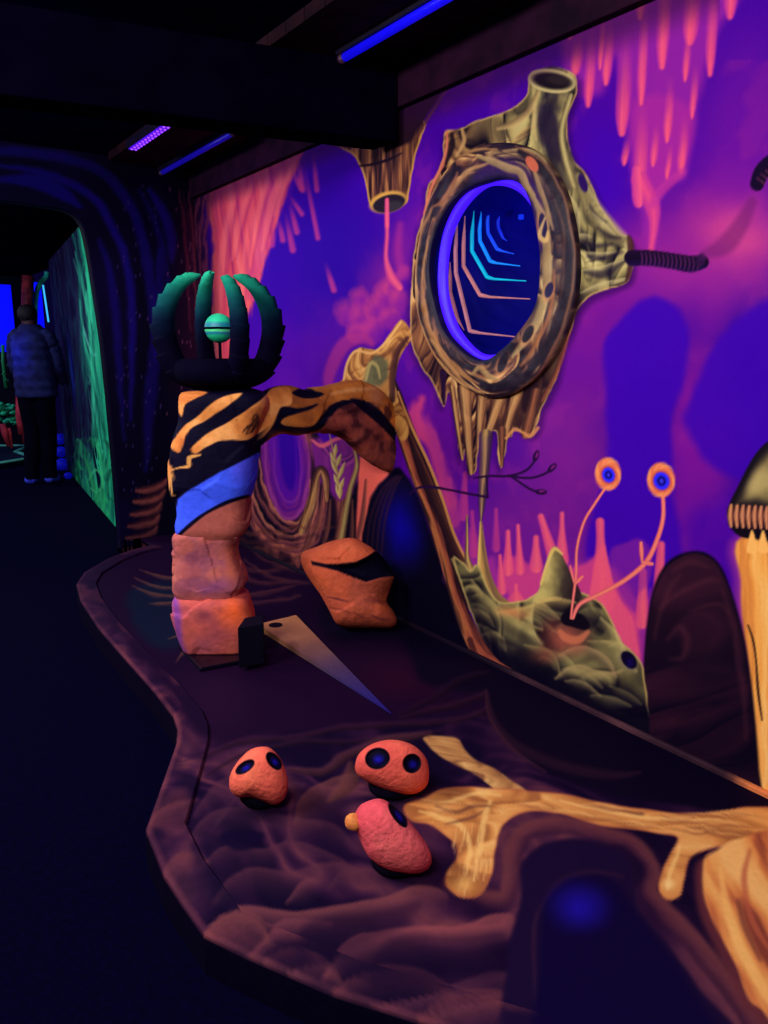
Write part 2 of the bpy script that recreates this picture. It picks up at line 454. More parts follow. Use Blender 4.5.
def paint_swirls(p):
    # dark grotto left of the arch: flowing bands round a violet eye
    area = [(238, 425), (300, 428), (350, 440), (382, 456), (392, 490), (372, 520), (362, 560), (345, 600), (180, 600), (180, 420)]
    def sh(i, d):
        dx, dy = (p.x[i] - 288) / 24, (p.y[i] - 468) / 54
        r = np.sqrt(dx * dx + dy * dy) + .5 * (fbm(p.u[i] * 7, p.v[i] * 5, 61, 3) - .5)
        b = .5 + .5 * np.sin(r * 7.5 + 4 * fbm(p.u[i] * 3, p.v[i] * 3, 63, 2))
        dark = ramp(b, [(0, (14, 5, 26)), (.55, (44, 18, 32)), (.85, (112, 52, 56)), (1, (164, 84, 66))])
        k = sstep(1.9, 3.2, r)[:, None]
        lo = ramp(b, [(0, (8, 3, 24)), (.8, (34, 14, 26)), (1, (70, 34, 36))])
        return dark * (1 - k) + lo * k
    p.fill(area, NIT, 4, 1, 3, 8, 61, shade=sh)
    p.fill([(262, 430), (280, 424), (300, 428), (309, 452), (310, 490), (303, 512), (290, 520), (276, 510), (266, 488), (260, 455)], (110, 26, 120), 3, .95, 2, 12, 65)
    p.fill([(268, 430), (284, 426), (298, 434), (303, 460), (302, 488), (292, 506), (281, 500), (272, 475)], (84, 12, 140), 3, .95, 2, 12, 66)
    p.fill([(278, 432), (290, 430), (298, 446), (299, 472), (292, 490), (284, 482), (279, 456)], (46, 0, 138), 3, .95, 1, 12, 67)
    for k in range(5):
        o = k * 6.5
        p.tube([(258 - o, 452), (264 - o * .9, 490 + o * .5), (278 - o * .5, 516 + o), (294, 524 + o), (306 + o * .5, 512 + o), (311 + o * .7, 480)], [.8, 1.6, 2, 2, 1.6, .8], [(0, (214, 130, 84)), (1, (120, 56, 66))] if k in (0, 2) else [(0, (150, 78, 66)), (1, (70, 30, 50))], 1.4, .85, warp=2, seed=70 + k)
    for k in range(4):
        q = 1 - k * .2
        p.tube([(287 - 22 * q, 440), (287 - 19 * q, 470 + 10 * q), (288 - 6 * q, 478 + 38 * q), (292 + 8 * q, 476 + 36 * q), (288 + 22 * q, 470), (288 + 18 * q, 440)], [.4, 1, 1.4, 1.4, 1, .4], [(150, 60, 130), (70, 10, 120), (124, 40, 140), (80, 10, 150)][k], 1.2, .7, warp=1.5, seed=90 + k)
    # purple veil at the right of the eye
    p.fill([(314, 438), (350, 440), (366, 452), (358, 480), (344, 500), (330, 494), (318, 470)], (120, 32, 124), 3, .9, 4, 10, 68)
    p.fill([(318, 432), (340, 430), (338, 438), (326, 442)], (58, 0, 140), 2, .9, 2, 12, 69)
    for k in range(4):
        p.tube([(316 + k * 5, 440 + k * 3), (330 + k * 4, 456 + k * 3), (346 + k * 3, 458), (356 - k, 446 + k)], [1, 1.6, 1.6, 1], (166, 66, 130) if k % 2 else (74, 18, 92), 1.4, .8)
    p.tube([(312, 440), (322, 446), (334, 440), (346, 436)], [1, 2, 2, 1], (224, 96, 104), 1.2, .85)
    # salmon gap against the black cave
    p.fill([(361, 452), (372, 464), (388, 470), (398, 470), (388, 480), (374, 494), (366, 520), (361, 560), (356, 560), (357, 500)], (238, 100, 82), 1.6, 1, 1, 10, 71)
    # stalagmites and roots
    T = [(0, (38, 18, 26)), (.35, (120, 74, 48)), (.6, (186, 134, 74)), (1, (72, 38, 40))]
    p.tube([(302, 530), (312, 500), (316, 478), (321, 470), (326, 480), (327, 500)], [5, 4.5, 4, 4.5, 4, 2], T, 1, .95, .3, 73)
    p.tube([(354, 448), (357, 466), (350, 490), (344, 520), (336, 560)], [1.2, 2.6, 3, 4, 6], [(0, (60, 32, 30)), (.5, (186, 160, 88)), (1, (120, 70, 50))], 1, .95, .2, 74)
    for k, (x0, y0, x1, y1) in enumerate([(330, 500, 318, 560), (342, 500, 326, 570), (352, 500, 344, 580), (310, 520, 300, 560), (366, 480, 352, 560), (322, 500, 308, 548)]):
        p.tube([(x0, y0), ((x0 + x1) / 2 + 3, (y0 + y1) / 2), (x1, y1)], [1, 2.4, 1.2], [(0, (150, 84, 60)), (1, (60, 28, 38))], 1.4, .8)
    # pale leafy sprig
    STEM = (150, 116, 70)
    p.tube([(329, 432), (333, 450), (337, 470), (340, 496)], [.5, .8, 1, 1], STEM, .7, 1)
    for x0, y0, x1, y1 in [(336, 462, 330, 452), (337, 466, 341, 454), (337, 474, 331, 458), (338, 480, 345, 462), (339, 486, 334, 474), (339, 492, 344, 478), (340, 498, 336, 484), (335, 456, 336, 444), (340, 498, 341, 486)]:
        p.tube([(x0, y0), ((x0 + x1) / 2, (y0 + y1) / 2), (x1, y1)], [.7, 2.1, .4], [(0, (214, 190, 110)), (1, (140, 110, 64))], .7, 1)
    # lumpy brown bands near the floor
    for k in range(9):
        y = 520 + k * 9
        p.tube([(190, y - 8), (225, y + 6), (262, y + 14 - k), (300, y + 8), (335, y + 10)], [1, 2.2, 2.6, 2, 1], (62, 30, 36) if k % 2 else (96, 48, 42), 2.4, .6, warp=6, wsc=6, seed=80 + k)

def paint_cave(p):
    # black cave between the arch and the floor with a dab of airbrushed blue in it
    p.fill([(372, 496), (384, 480), (400, 468), (420, 500), (440, 560), (462, 610), (488, 655), (520, 680), (560, 705), (560, 780), (340, 640), (352, 600), (360, 550), (366, 520)], NIT, 2.2, 1, 2, 10, 91)
    p.blob(402, 528, 34, 62, (10, 2, 150), .85, 4, 8, 92, -.15, 1.1)
    for k in range(4):
        p.tube([(366 + k * 5, 560), (370 + k * 5, 520), (382 + k * 4, 490), (396 + k * 2, 476)], [.8, 1.3, 1.3, .7], (66, 26, 44), 1.4, .5)

def paint_wallroot(p):
    # root that climbs from the floor up to the round window
    T1 = [(0, (60, 30, 30)), (.25, (196, 112, 66)), (.55, (120, 66, 46)), (.8, (60, 34, 34)), (1, (30, 14, 26))]
    ROOT = [(0, (36, 14, 26)), (.2, (90, 40, 38)), (.5, (160, 78, 56)), (.75, (176, 100, 60)), (1, (56, 30, 32))]
    # right, darker strand with a bright rim
    p.fill([(392, 380), (404, 400), (418, 440), (436, 482), (448, 514), (458, 545), (470, 566), (480, 590), (470, 610), (440, 560), (420, 500), (400, 440)], (28, 12, 28), 1.5, 1, 1, 12, 101)
    p.tube([(398, 392), (412, 428), (428, 462), (442, 498), (453, 532), (466, 560)], [1, 1.4, 1.5, 1.5, 1.6, 1.4], (196, 132, 72), .9, .95)
    p.tube([(406, 430), (422, 470), (436, 505), (448, 540), (462, 570), (478, 588)], [3, 5, 6, 6, 7, 6], [(0, (104, 54, 42)), (.4, (48, 24, 30)), (1, (24, 10, 26))], 1.5, .9, .3, 102)
    # left strand down to the floor
    p.tube([(392, 400), (404, 440), (416, 478), (430, 512), (443, 552), (455, 592), (468, 628), (484, 655), (506, 668), (528, 680)], [7, 5.5, 4.6, 4.6, 5.6, 6.6, 8, 9, 7, 3], ROOT, 1.2, 1, .35, 103)
    p.tube([(470, 640), (476, 658), (484, 672)], [3, 3, 1], (70, 30, 34), 1.5, .9)
    p.tube([(452, 560), (470, 600), (490, 636), (512, 656), (530, 676)], [2, 3, 4.5, 4.5, 3], [(0, (150, 110, 66)), (.5, (150, 130, 78)), (1, (44, 34, 32))], 1.2, .85, .3, 104)
    # limb from the arch up to the window
    p.fill([(338, 392), (344, 376), (347, 362), (352, 352), (362, 348), (374, 350), (384, 342), (394, 328), (402, 320), (408, 326), (411, 338), (402, 352), (396, 372), (398, 396), (410, 430), (400, 440), (380, 410)], OCH, 1, 1, 1.5, 14, 105,
           shade=lambda i, d: ramp(.2 + .9 * p.lumps(i, 13, 105, .9, 1.8, -.5, 1), [(0, (80, 46, 34)), (.4, (156, 98, 50)), (.7, (196, 138, 70)), (1, (216, 170, 96))]))
    p.fill([(364, 384), (368, 366), (376, 356), (388, 362), (388, 378), (378, 386)], (84, 88, 62), 3, .85, 2, 14, 106)
    p.tube([(366, 380), (370, 364), (377, 366), (380, 378)], [1.4, 2, 1.6, 1], (170, 150, 86), 1.2, .85)
    p.tube([(392, 400), (393, 370), (398, 350), (407, 338)], [3, 3.5, 3, 2], [(0, (96, 52, 40)), (1, (40, 18, 30))], 1.6, .9)
    p.tube([(343, 385), (347, 364), (356, 351), (372, 353), (386, 342), (401, 322)], [1, 1.3, 1.4, 1.3, 1.2, 1], (226, 170, 96), .9, .9)
    p.tube([(328, 392), (330, 372), (343, 346), (360, 338), (372, 344)], [4, 6, 7, 6, 3], (176, 50, 116), 3, .6)

def paint_stalagmites(p):
    # pink spires behind the mossy mound
    base = (206, 62, 122)
    p.fill([(452, 590), (462, 545), (470, 530), (480, 560), (492, 556), (500, 572), (512, 566), (530, 574), (545, 566), (560, 560), (578, 566), (596, 560), (612, 566), (640, 600), (650, 590), (654, 640), (640, 690), (560, 640)], (158, 42, 142), 5, .85, 4, 10, 111)
    p.fill([(500, 570), (515, 556), (532, 566), (550, 572), (580, 566), (600, 556), (612, 580), (628, 608), (636, 618), (640, 640), (640, 690), (590, 640), (520, 610)], (206, 62, 124), 3, .8, 4, 12, 112)
    sp = [(449, 480, 452, 520, 3, 8), (465, 474, 463, 515, 2.6, 6), (496, 510, 496, 548, 2, 4.5), (508, 532, 508, 570, 2.4, 6), (518, 526, 520, 570, 2, 5), (536, 538, 536, 566, 3, 7), (500, 556, 502, 590, 2, 5), (541, 517, 553, 556, 3.4, 6), (562, 514, 562, 560, 2.4, 7),
          (600, 522, 602, 600, 4.4, 14), (643, 572, 642, 622, 4, 7), (661, 545, 658, 600, 4, 6), (516, 586, 516, 604, 2.4, 10), (602, 580, 600, 612, 5, 10), (472, 512, 474, 552, 2, 6)]
    for k, (x0, y0, x1, y1, w0, w1) in enumerate(sp):
        far = k in (0, 1, 2, 14)
        col = [(0, (178, 50, 126)), (.5, (196, 58, 124)), (1, (150, 40, 140))] if far else [(0, (214, 66, 122)), (.4, (240, 96, 112)), (1, (206, 62, 124))]
        p.tube([(x0, y0), ((x0 * 2 + x1) / 3, (y0 * 2 + y1) / 3), (x1, y1)], [w0, w0 * 1.1 + .3, w1], col, 1.4, .9 if not far else .7, .1, 115 + k)
    p.fill([(590, 596), (596, 560), (604, 545), (612, 575), (622, 602), (634, 622), (640, 660), (620, 640), (604, 620)], (232, 84, 116), 2, .75, 2, 12, 113)
    p.fill([(618, 545), (640, 540), (652, 556), (650, 580), (640, 592), (628, 596), (618, 580), (610, 560)], (140, 36, 146), 3, .6, 3, 12, 114)
    # pink flame shapes left of the window's drips
    p.fill([(404, 420), (414, 404), (424, 400), (426, 416), (436, 440), (446, 470), (456, 500), (450, 512), (436, 470), (420, 440)], (212, 66, 112), 4, .75, 5, 12, 116)
    p.fill([(424, 420), (436, 432), (452, 476), (462, 516), (458, 530), (440, 480)], (150, 40, 132), 5, .6, 4, 12, 117)

def paint_surround(p):
    # bony skin painted round the window, with a spout on top and drips below
    out = [(529, 76), (526, 94), (516, 106), (500, 113), (478, 120), (458, 129), (446, 130), (444, 142), (443, 156), (436, 176), (428, 186), (424, 210), (416, 240), (411, 290), (410, 330), (414, 350), (424, 370), (434, 384),
           (440, 400), (444, 406), (448, 392), (453, 402), (457, 436), (462, 460), (465, 450), (467, 466), (471, 474), (476, 468), (480, 444), (486, 434), (496, 432), (498, 454), (502, 468), (505, 456), (507, 440), (512, 436), (514, 428), (520, 430), (528, 437), (536, 430), (540, 412),
           (548, 398), (556, 380), (562, 352), (572, 330), (578, 310), (592, 296), (612, 288), (626, 282), (631, 270), (632, 250), (630, 238), (620, 234), (610, 220), (600, 206), (592, 188), (584, 172), (574, 160), (568, 140), (567, 120), (572, 104), (577, 90), (575, 76), (560, 68), (540, 69)]
    p.fill([(x + (4 if x > 520 else -2), y + 4) for x, y in out], (34, 0, 70), 5, .6, 2, 10, 121)
    def sh(i, d):
        n = 1.15 * p.lumps(i, 11, 122, .25, 1.7, -.5, 1)
        t = sstep(440, 590, p.x[i] - .35 * (p.y[i] - 250))[:, None]
        a = ramp(n, [(0, DRK), (.3, (64, 36, 36)), (.6, (124, 76, 50)), (.85, (182, 128, 74)), (1, (206, 160, 98))])
        b = ramp(n, [(0, (18, 14, 28)), (.25, (58, 52, 44)), (.5, (122, 110, 70)), (.8, (184, 168, 104)), (1, (214, 200, 136))])
        c = a * (1 - t) + b * t
        e = sstep(-2.6, -.4, d)[:, None] * .75
        return c * (1 - e) + np.array((214, 168, 96)) * e
    p.fill(out, OCH, .9, 1, 1.5, 14, 123, shade=sh)
    # loose bony brushwork, following the hang of the skin
    p.clip(out)
    PB = [(0, (206, 156, 92)), (.3, (160, 106, 62)), (.65, (70, 38, 36)), (1, (26, 10, 26))]
    PO = [(0, (216, 200, 134)), (.3, (158, 140, 88)), (.65, (66, 54, 48)), (1, (24, 16, 30))]
    def radial(rg):
        a = rg.uniform(-.9, .55); s = rg.uniform(1.0, 1.5); q = rg.uniform(-.15, .15)
        return [(496 + 84 * s_ * math.cos(a + q * (s_ - s)), 268 + 132 * s_ * math.sin(a + q * (s_ - s))) for s_ in (s, s + .12, s + .28)]
    p.strokes(16, 611, radial, PO, (2, 4), .45)
    def hang(rg):
        x = rg.uniform(440, 562); y = rg.uniform(366, 440); l = rg.uniform(16, 46)
        return [(x + (500 - x) * .10, y - l * .5), (x, y), (x - (x - 490) * .08, y + l * .5)]
    p.strokes(18, 612, hang, [(0, (30, 12, 26)), (.35, (186, 128, 76)), (.6, (120, 70, 48)), (1, (26, 10, 26))], (1.6, 3.2), .65)
    def top(rg):
        x = rg.uniform(446, 545); y = rg.uniform(118, 160); return [(x - 12, y + 8), (x, y), (x + 12, y - 7)]
    p.strokes(12, 613, top, PB, (1.6, 3.2), .5)
    p.clip()
    # spout
    SPT = [(0, (40, 34, 40)), (.2, (150, 134, 84)), (.35, (66, 56, 54)), (.6, (34, 28, 44)), (.8, (150, 138, 86)), (1, (206, 186, 112))]
    p.tube([(552, 86), (550, 110), (548, 135), (560, 175)], [20, 17, 17, 18], SPT, 2, .8, .16, 124)
    p.tube([(538, 92), (528, 112), (512, 124), (498, 128)], [2, 3.4, 3.4, 2], [(0, (206, 176, 108)), (1, (110, 84, 60))], 1.6, .85)
    p.tube([(535, 104), (534, 122), (536, 140)], [1.6, 2, 1], (190, 164, 104), 1.6, .8)
    p.fill([(538, 108), (548, 104), (558, 122), (560, 160), (552, 156), (540, 140)], (30, 20, 48), 3, .7, 2, 14, 125)
    p.tube([(571, 96), (562, 130), (566, 160), (574, 185)], [2.4, 3, 3.2, 3], [(0, (110, 96, 64)), (.5, (206, 186, 116)), (1, (120, 104, 66))], 1.4, .85)
    p.oval(552, 81, 24, 11.5, (214, 194, 126), .14, .08)
    p.oval(552, 81, 20.5, 8.6, (22, 14, 26), .14, .25)
    p.oval(558, 80, 12, 4.6, (50, 40, 40), .14, .4, .6)
    # right hand olive shoulder, hollows and ridges
    p.tube([(578, 178), (590, 205), (604, 226), (622, 240)], [5, 9, 11, 7], [(0, (206, 190, 128)), (.5, (168, 150, 92)), (1, (104, 92, 60))], 3, .7, .3, 126)
    p.oval(583, 183, 4.2, 9.5, (40, 14, 84), -.3, .2)
    for pts, w in [([(590, 205), (596, 216), (606, 222)], 2), ([(598, 228), (608, 236), (620, 238)], 2.4), ([(582, 240), (594, 246), (612, 244)], 2.6), ([(576, 214), (578, 228), (588, 238)], 2.2), ([(588, 256), (604, 258), (622, 252)], 3), ([(586, 272), (604, 274), (622, 262)], 4.4), ([(576, 262), (570, 290), (562, 320)], 5), ([(560, 220), (568, 250), (568, 290)], 4)]:
        p.tube(pts, [w * .5, w, w * .5], (28, 20, 40), 2.4, .65)
    for pts, w in [([(580, 248), (596, 252), (616, 248)], 1.6), ([(584, 266), (602, 266), (624, 256)], 1.8), ([(582, 288), (604, 282), (626, 274)], 2), ([(592, 210), (600, 220), (614, 230)], 1.6), ([(572, 244), (580, 234), (590, 232)], 2.4), ([(564, 184), (572, 204), (578, 226)], 2.6), ([(624, 240), (630, 256), (627, 276)], 1.6)]:
        p.lip(pts, w * 2.6, (206, 188, 126), .8, 1.4, 1, int(pts[0][1]))
    p.fill([(627, 236), (633, 240), (634, 256), (631, 276), (625, 282), (628, 262)], (66, 32, 36), 1.4, .9)
    # lower right flank falling into shade-brown paint and drips
    p.fill([(560, 290), (580, 300), (566, 336), (556, 376), (540, 406), (520, 426), (500, 420), (520, 395), (545, 350)], (40, 20, 28), 4, .7, 3, 10, 127)
    p.tube([(576, 300), (566, 340), (556, 372), (542, 400)], [1.4, 2.4, 2.4, 1.6], [(0, (160, 84, 56)), (1, (70, 34, 36))], 1.6, .85, .2, 128)
    for k, (x0, y0, x1, y1, w0, w1) in enumerate([(452, 388, 462, 458, 3, 1.6), (464, 390, 471, 472, 7, 3), (482, 392, 478, 446, 6, 2.5), (500, 396, 488, 432, 7, 4), (516, 392, 506, 430, 7, 5), (536, 394, 526, 434, 6, 5), (502, 430, 502, 466, 4, 1.4), (443, 372, 444, 404, 3.4, 1.2)]):
        st = [(0, (70, 40, 36)), (.3, (176, 122, 74)), (.55, (196, 148, 90)), (.8, (80, 46, 38)), (1, (30, 14, 26))] if k < 5 else [(0, (40, 20, 28)), (.5, (150, 88, 58)), (1, (36, 18, 28))]
        if k == 7: st = [(0, (44, 12, 50)), (1, (22, 6, 40))]
        p.tube([(x0, y0), ((x0 + x1) / 2, (y0 + y1) / 2), (x1, y1)], [w0, (w0 + w1) / 2, w1], st, 1, .92, .18, 130 + k)
    p.tube([(506, 438), (514, 430), (522, 432), (530, 436), (538, 428)], [1.4, 1.6, 1.2, 2, 1.6], (206, 136, 78), 1, .85)
    # left: thin outer skin
    p.tube([(447, 132), (445, 158), (432, 186), (424, 214)], [1, 1.6, 1.4, 1], (214, 112, 86), 1, .9)
    p.tube([(452, 134), (452, 146), (446, 164)], [1.6, 3, 1.4], DRK, 1.6, .85)
    p.tube([(462, 130), (464, 142), (456, 156)], [1.4, 2, 1], (196, 150, 92), 1.4, .85)
    # long thin drip to the spike below
    p.tube([(486, 436), (484, 470), (482, 500), (481, 520)], [7, 5.5, 4, 1.2], [(0, (44, 20, 56)), (.3, (80, 60, 60)), (.5, (190, 150, 84)), (.7, (110, 84, 66)), (1, (50, 16, 84))], 1.2, .9, .12, 140)

def paint_mound(p):
    # mossy mound with two holes; peak and spikes
    M2 = [(0, (70, 50, 40)), (.3, (214, 176, 96)), (.55, (160, 126, 76)), (1, (60, 44, 44))]
    p.tube([(481, 522), (482, 550), (484, 575), (490, 600), (500, 615)], [1.2, 4, 7, 12, 16], [(0, (150, 110, 66)), (.3, (110, 84, 60)), (.6, (196, 146, 76)), (.9, (224, 186, 100)), (1, (190, 140, 80))], 1, 1, .2, 151)
    p.tube([(467, 516), (467, 540), (467, 558), (470, 572)], [1, 1.6, 2.6, 6], M2, 1, .95, .15, 152)
    body = [(452, 556), (462, 562), (470, 570), (478, 566), (490, 590), (500, 602), (520, 602), (530, 598), (540, 592), (546, 592), (562, 590), (580, 592), (592, 598), (604, 608), (614, 624), (620, 640), (632, 652), (642, 666), (646, 690), (648, 740), (620, 742), (590, 716), (560, 698), (530, 682), (508, 668), (488, 648), (472, 612), (460, 580)]
    def sh(i, d):
        n = 1.1 * p.lumps(i, 6.5, 153, .55, 1.5, -.5, 1)
        lowk = sstep(-44, -10, p.y[i] - 682 - .4456 * (p.x[i] - 532) - 6 * (fbm(p.u[i] * 8, p.v[i] * 8, 3) - .5))      # fades to black towards the skirting
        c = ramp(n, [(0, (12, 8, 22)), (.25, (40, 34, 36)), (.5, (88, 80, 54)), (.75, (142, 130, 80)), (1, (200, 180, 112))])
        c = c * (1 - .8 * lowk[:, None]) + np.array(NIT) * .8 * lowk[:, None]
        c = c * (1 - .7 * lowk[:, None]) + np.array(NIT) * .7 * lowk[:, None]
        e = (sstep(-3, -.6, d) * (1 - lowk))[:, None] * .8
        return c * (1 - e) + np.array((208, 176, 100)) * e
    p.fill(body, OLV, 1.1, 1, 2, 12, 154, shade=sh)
    p.clip(body, 2)
    def fold(rg):
        x = rg.uniform(470, 640); y = 596 + .42 * (x - 500) + rg.uniform(-26, 46); l = rg.uniform(14, 40); a = rg.uniform(.15, .75); b = rg.uniform(-5, 5)
        if y > 660 + .4456 * (x - 532): y -= 40
        return [(x - l * .5, y - l * .5 * a), (x - l * .15, y - l * .15 * a - b), (x + l * .2, y + l * .2 * a - b), (x + l * .5, y + l * .5 * a)]
    rgf = random.Random(621)
    for k in range(30): p.lip(fold(rgf), rgf.uniform(4, 8), [(176, 160, 96), (150, 136, 84), (190, 166, 100)][k % 3], rgf.uniform(.4, .75), 1.6, 2, 622 + k)
    p.clip()
    # peak
    p.fill([(536, 602), (540, 585), (545, 570), (549, 556), (554, 547), (560, 550), (566, 562), (572, 576), (582, 598), (560, 600)], OLV, 1, 1, 1.5, 14, 155,
           shade=lambda i, d: ramp(sstep(543, 578, p.x[i]) * .8 + .5 * (fbm(p.u[i] * 14, p.v[i] * 14, 6, 3) - .5), [(0, (196, 176, 100)), (.25, (136, 122, 74)), (.55, (60, 48, 42)), (1, (26, 14, 28))]))
    p.tube([(541, 584), (547, 564), (554, 549), (562, 554)], [1.2, 1.6, 1.8, 1], (222, 190, 100), 1, .9)
    # folds
    for pts, w in [([(478, 600), (500, 622), (528, 640), (556, 652)], 5), ([(500, 640), (524, 656), (552, 668), (580, 688)], 6), ([(470, 590), (480, 620), (498, 648)], 4), ([(560, 640), (590, 652), (614, 676)], 3), ([(575, 690), (600, 700), (625, 716)], 5), ([(590, 610), (602, 622), (608, 636)], 3.4), ([(518, 616), (532, 626), (546, 628)], 2.4)]:
        p.tube(pts, [w * .4, w, w * .5][:1] + [w] * (len(pts) - 2) + [w * .4], (24, 18, 28), 4, .45, warp=3, seed=int(w * 9))
    for pts, w, c in [([(470, 574), (488, 600), (512, 618), (540, 622)], 2.4, (168, 148, 88)), ([(500, 606), (530, 606), (552, 598), (575, 596)], 2.6, (204, 172, 98)), ([(556, 672), (575, 664), (592, 668), (612, 672), (624, 664)], 2.2, (176, 150, 96)), ([(560, 650), (580, 646), (604, 656), (616, 670)], 2, (168, 138, 92)), ([(524, 640), (548, 650), (560, 668)], 2, (150, 132, 80)), ([(592, 690), (610, 696), (630, 700)], 2, (120, 108, 72)), ([(600, 612), (612, 632), (622, 652), (634, 664)], 2.2, (196, 178, 110)), ([(566, 676), (582, 680), (600, 690)], 1.6, (150, 130, 84))]:
        p.lip(pts, w * 3.4, c, .9, 1.6, 2, int(pts[0][0]))
    p.blob(566, 636, 34, 26, (190, 92, 72), .8, 6, 10, 160)
    p.blob(545, 655, 24, 14, (140, 70, 56), .6, 4, 10, 161)
    p.blob(512, 612, 24, 10, (206, 124, 74), .7, 4, 10, 162)
    p.tube([(560, 632), (566, 638), (578, 640), (588, 632)], [3, 4, 4, 2], (206, 112, 78), 1.8, .8)
    p.fill([(561, 617), (566, 612), (575, 612), (584, 616), (590, 626), (584, 630), (572, 627), (563, 624)], (14, 6, 22), 1.2, 1)
    p.oval(628, 661, 8.0, 12, (120, 106, 84), -.65, .35, .7)
    p.oval(629, 660, 6.6, 10, (12, 4, 36), -.65, .15)
    p.blob(630, 663, 6, 8, (20, 8, 90), .8)
    # eye stalks
    ST = [(0, (206, 74, 96)), (.5, (244, 136, 108)), (1, (214, 84, 100))]
    p.tube([(571, 618), (573, 600), (576, 575), (577, 548), (584, 522), (594, 505), (604, 490)], [1.2, 1.3, 1.4, 1.4, 1.4, 1.4, 1.4], ST, .7, 1)
    p.tube([(573, 618), (580, 604), (600, 594), (625, 580), (646, 562), (657, 540), (663, 518), (663, 496)], [1.6, 2, 2.4, 2.4, 2.6, 2.4, 2.2, 2], ST, .7, 1)
    for x0, y0, x1, y1, w in [(575, 584, 582, 577, 2), (574, 582, 570, 566, 1.2), (642, 562, 641, 543, 2.2), (643, 562, 652, 564, 2.2)]:
        p.tube([(x0, y0), ((x0 + x1) / 2, (y0 + y1) / 2), (x1, y1)], [1, w, w * .8], ST, .7, 1)
    for cx, cy_, rx, ry, ix, iy in [(608, 474, 12.5, 16, 6.4, 7.6), (661, 480, 13.4, 17, 8, 9)]:
        p.oval(cx, cy_, rx, ry, (236, 128, 78), -.12, .1)
        rg = random.Random(int(cx))
        for k in range(11):
            a = k / 11 * 6.283
            pts = [(cx + rx * r_ * math.cos(a + da), cy_ + ry * r_ * math.sin(a + da)) for r_, da in ((.62, -.5), (.85, -.2), (1.0, .25), (1.04, .6))]
            p.tube(pts, [.5, 1.0, .9, .3], [(248, 160, 92), (226, 104, 76), (246, 140, 96)][k % 3], 1.2, .7)
        p.oval(cx + .5, cy_ + 1, ix + 2, iy + 2, (196, 72, 66), -.2, .2)
        p.oval(cx + .5, cy_ + 1, ix, iy, (44, 40, 255), -.25, .15)
        p.oval(cx + .5, cy_ + 1, ix * .55, iy * .55, (10, 4, 110), -.2, .3)
        p.oval(cx + .5, cy_ + 1, ix * .25, iy * .28, (60, 50, 220), -.2, .5)

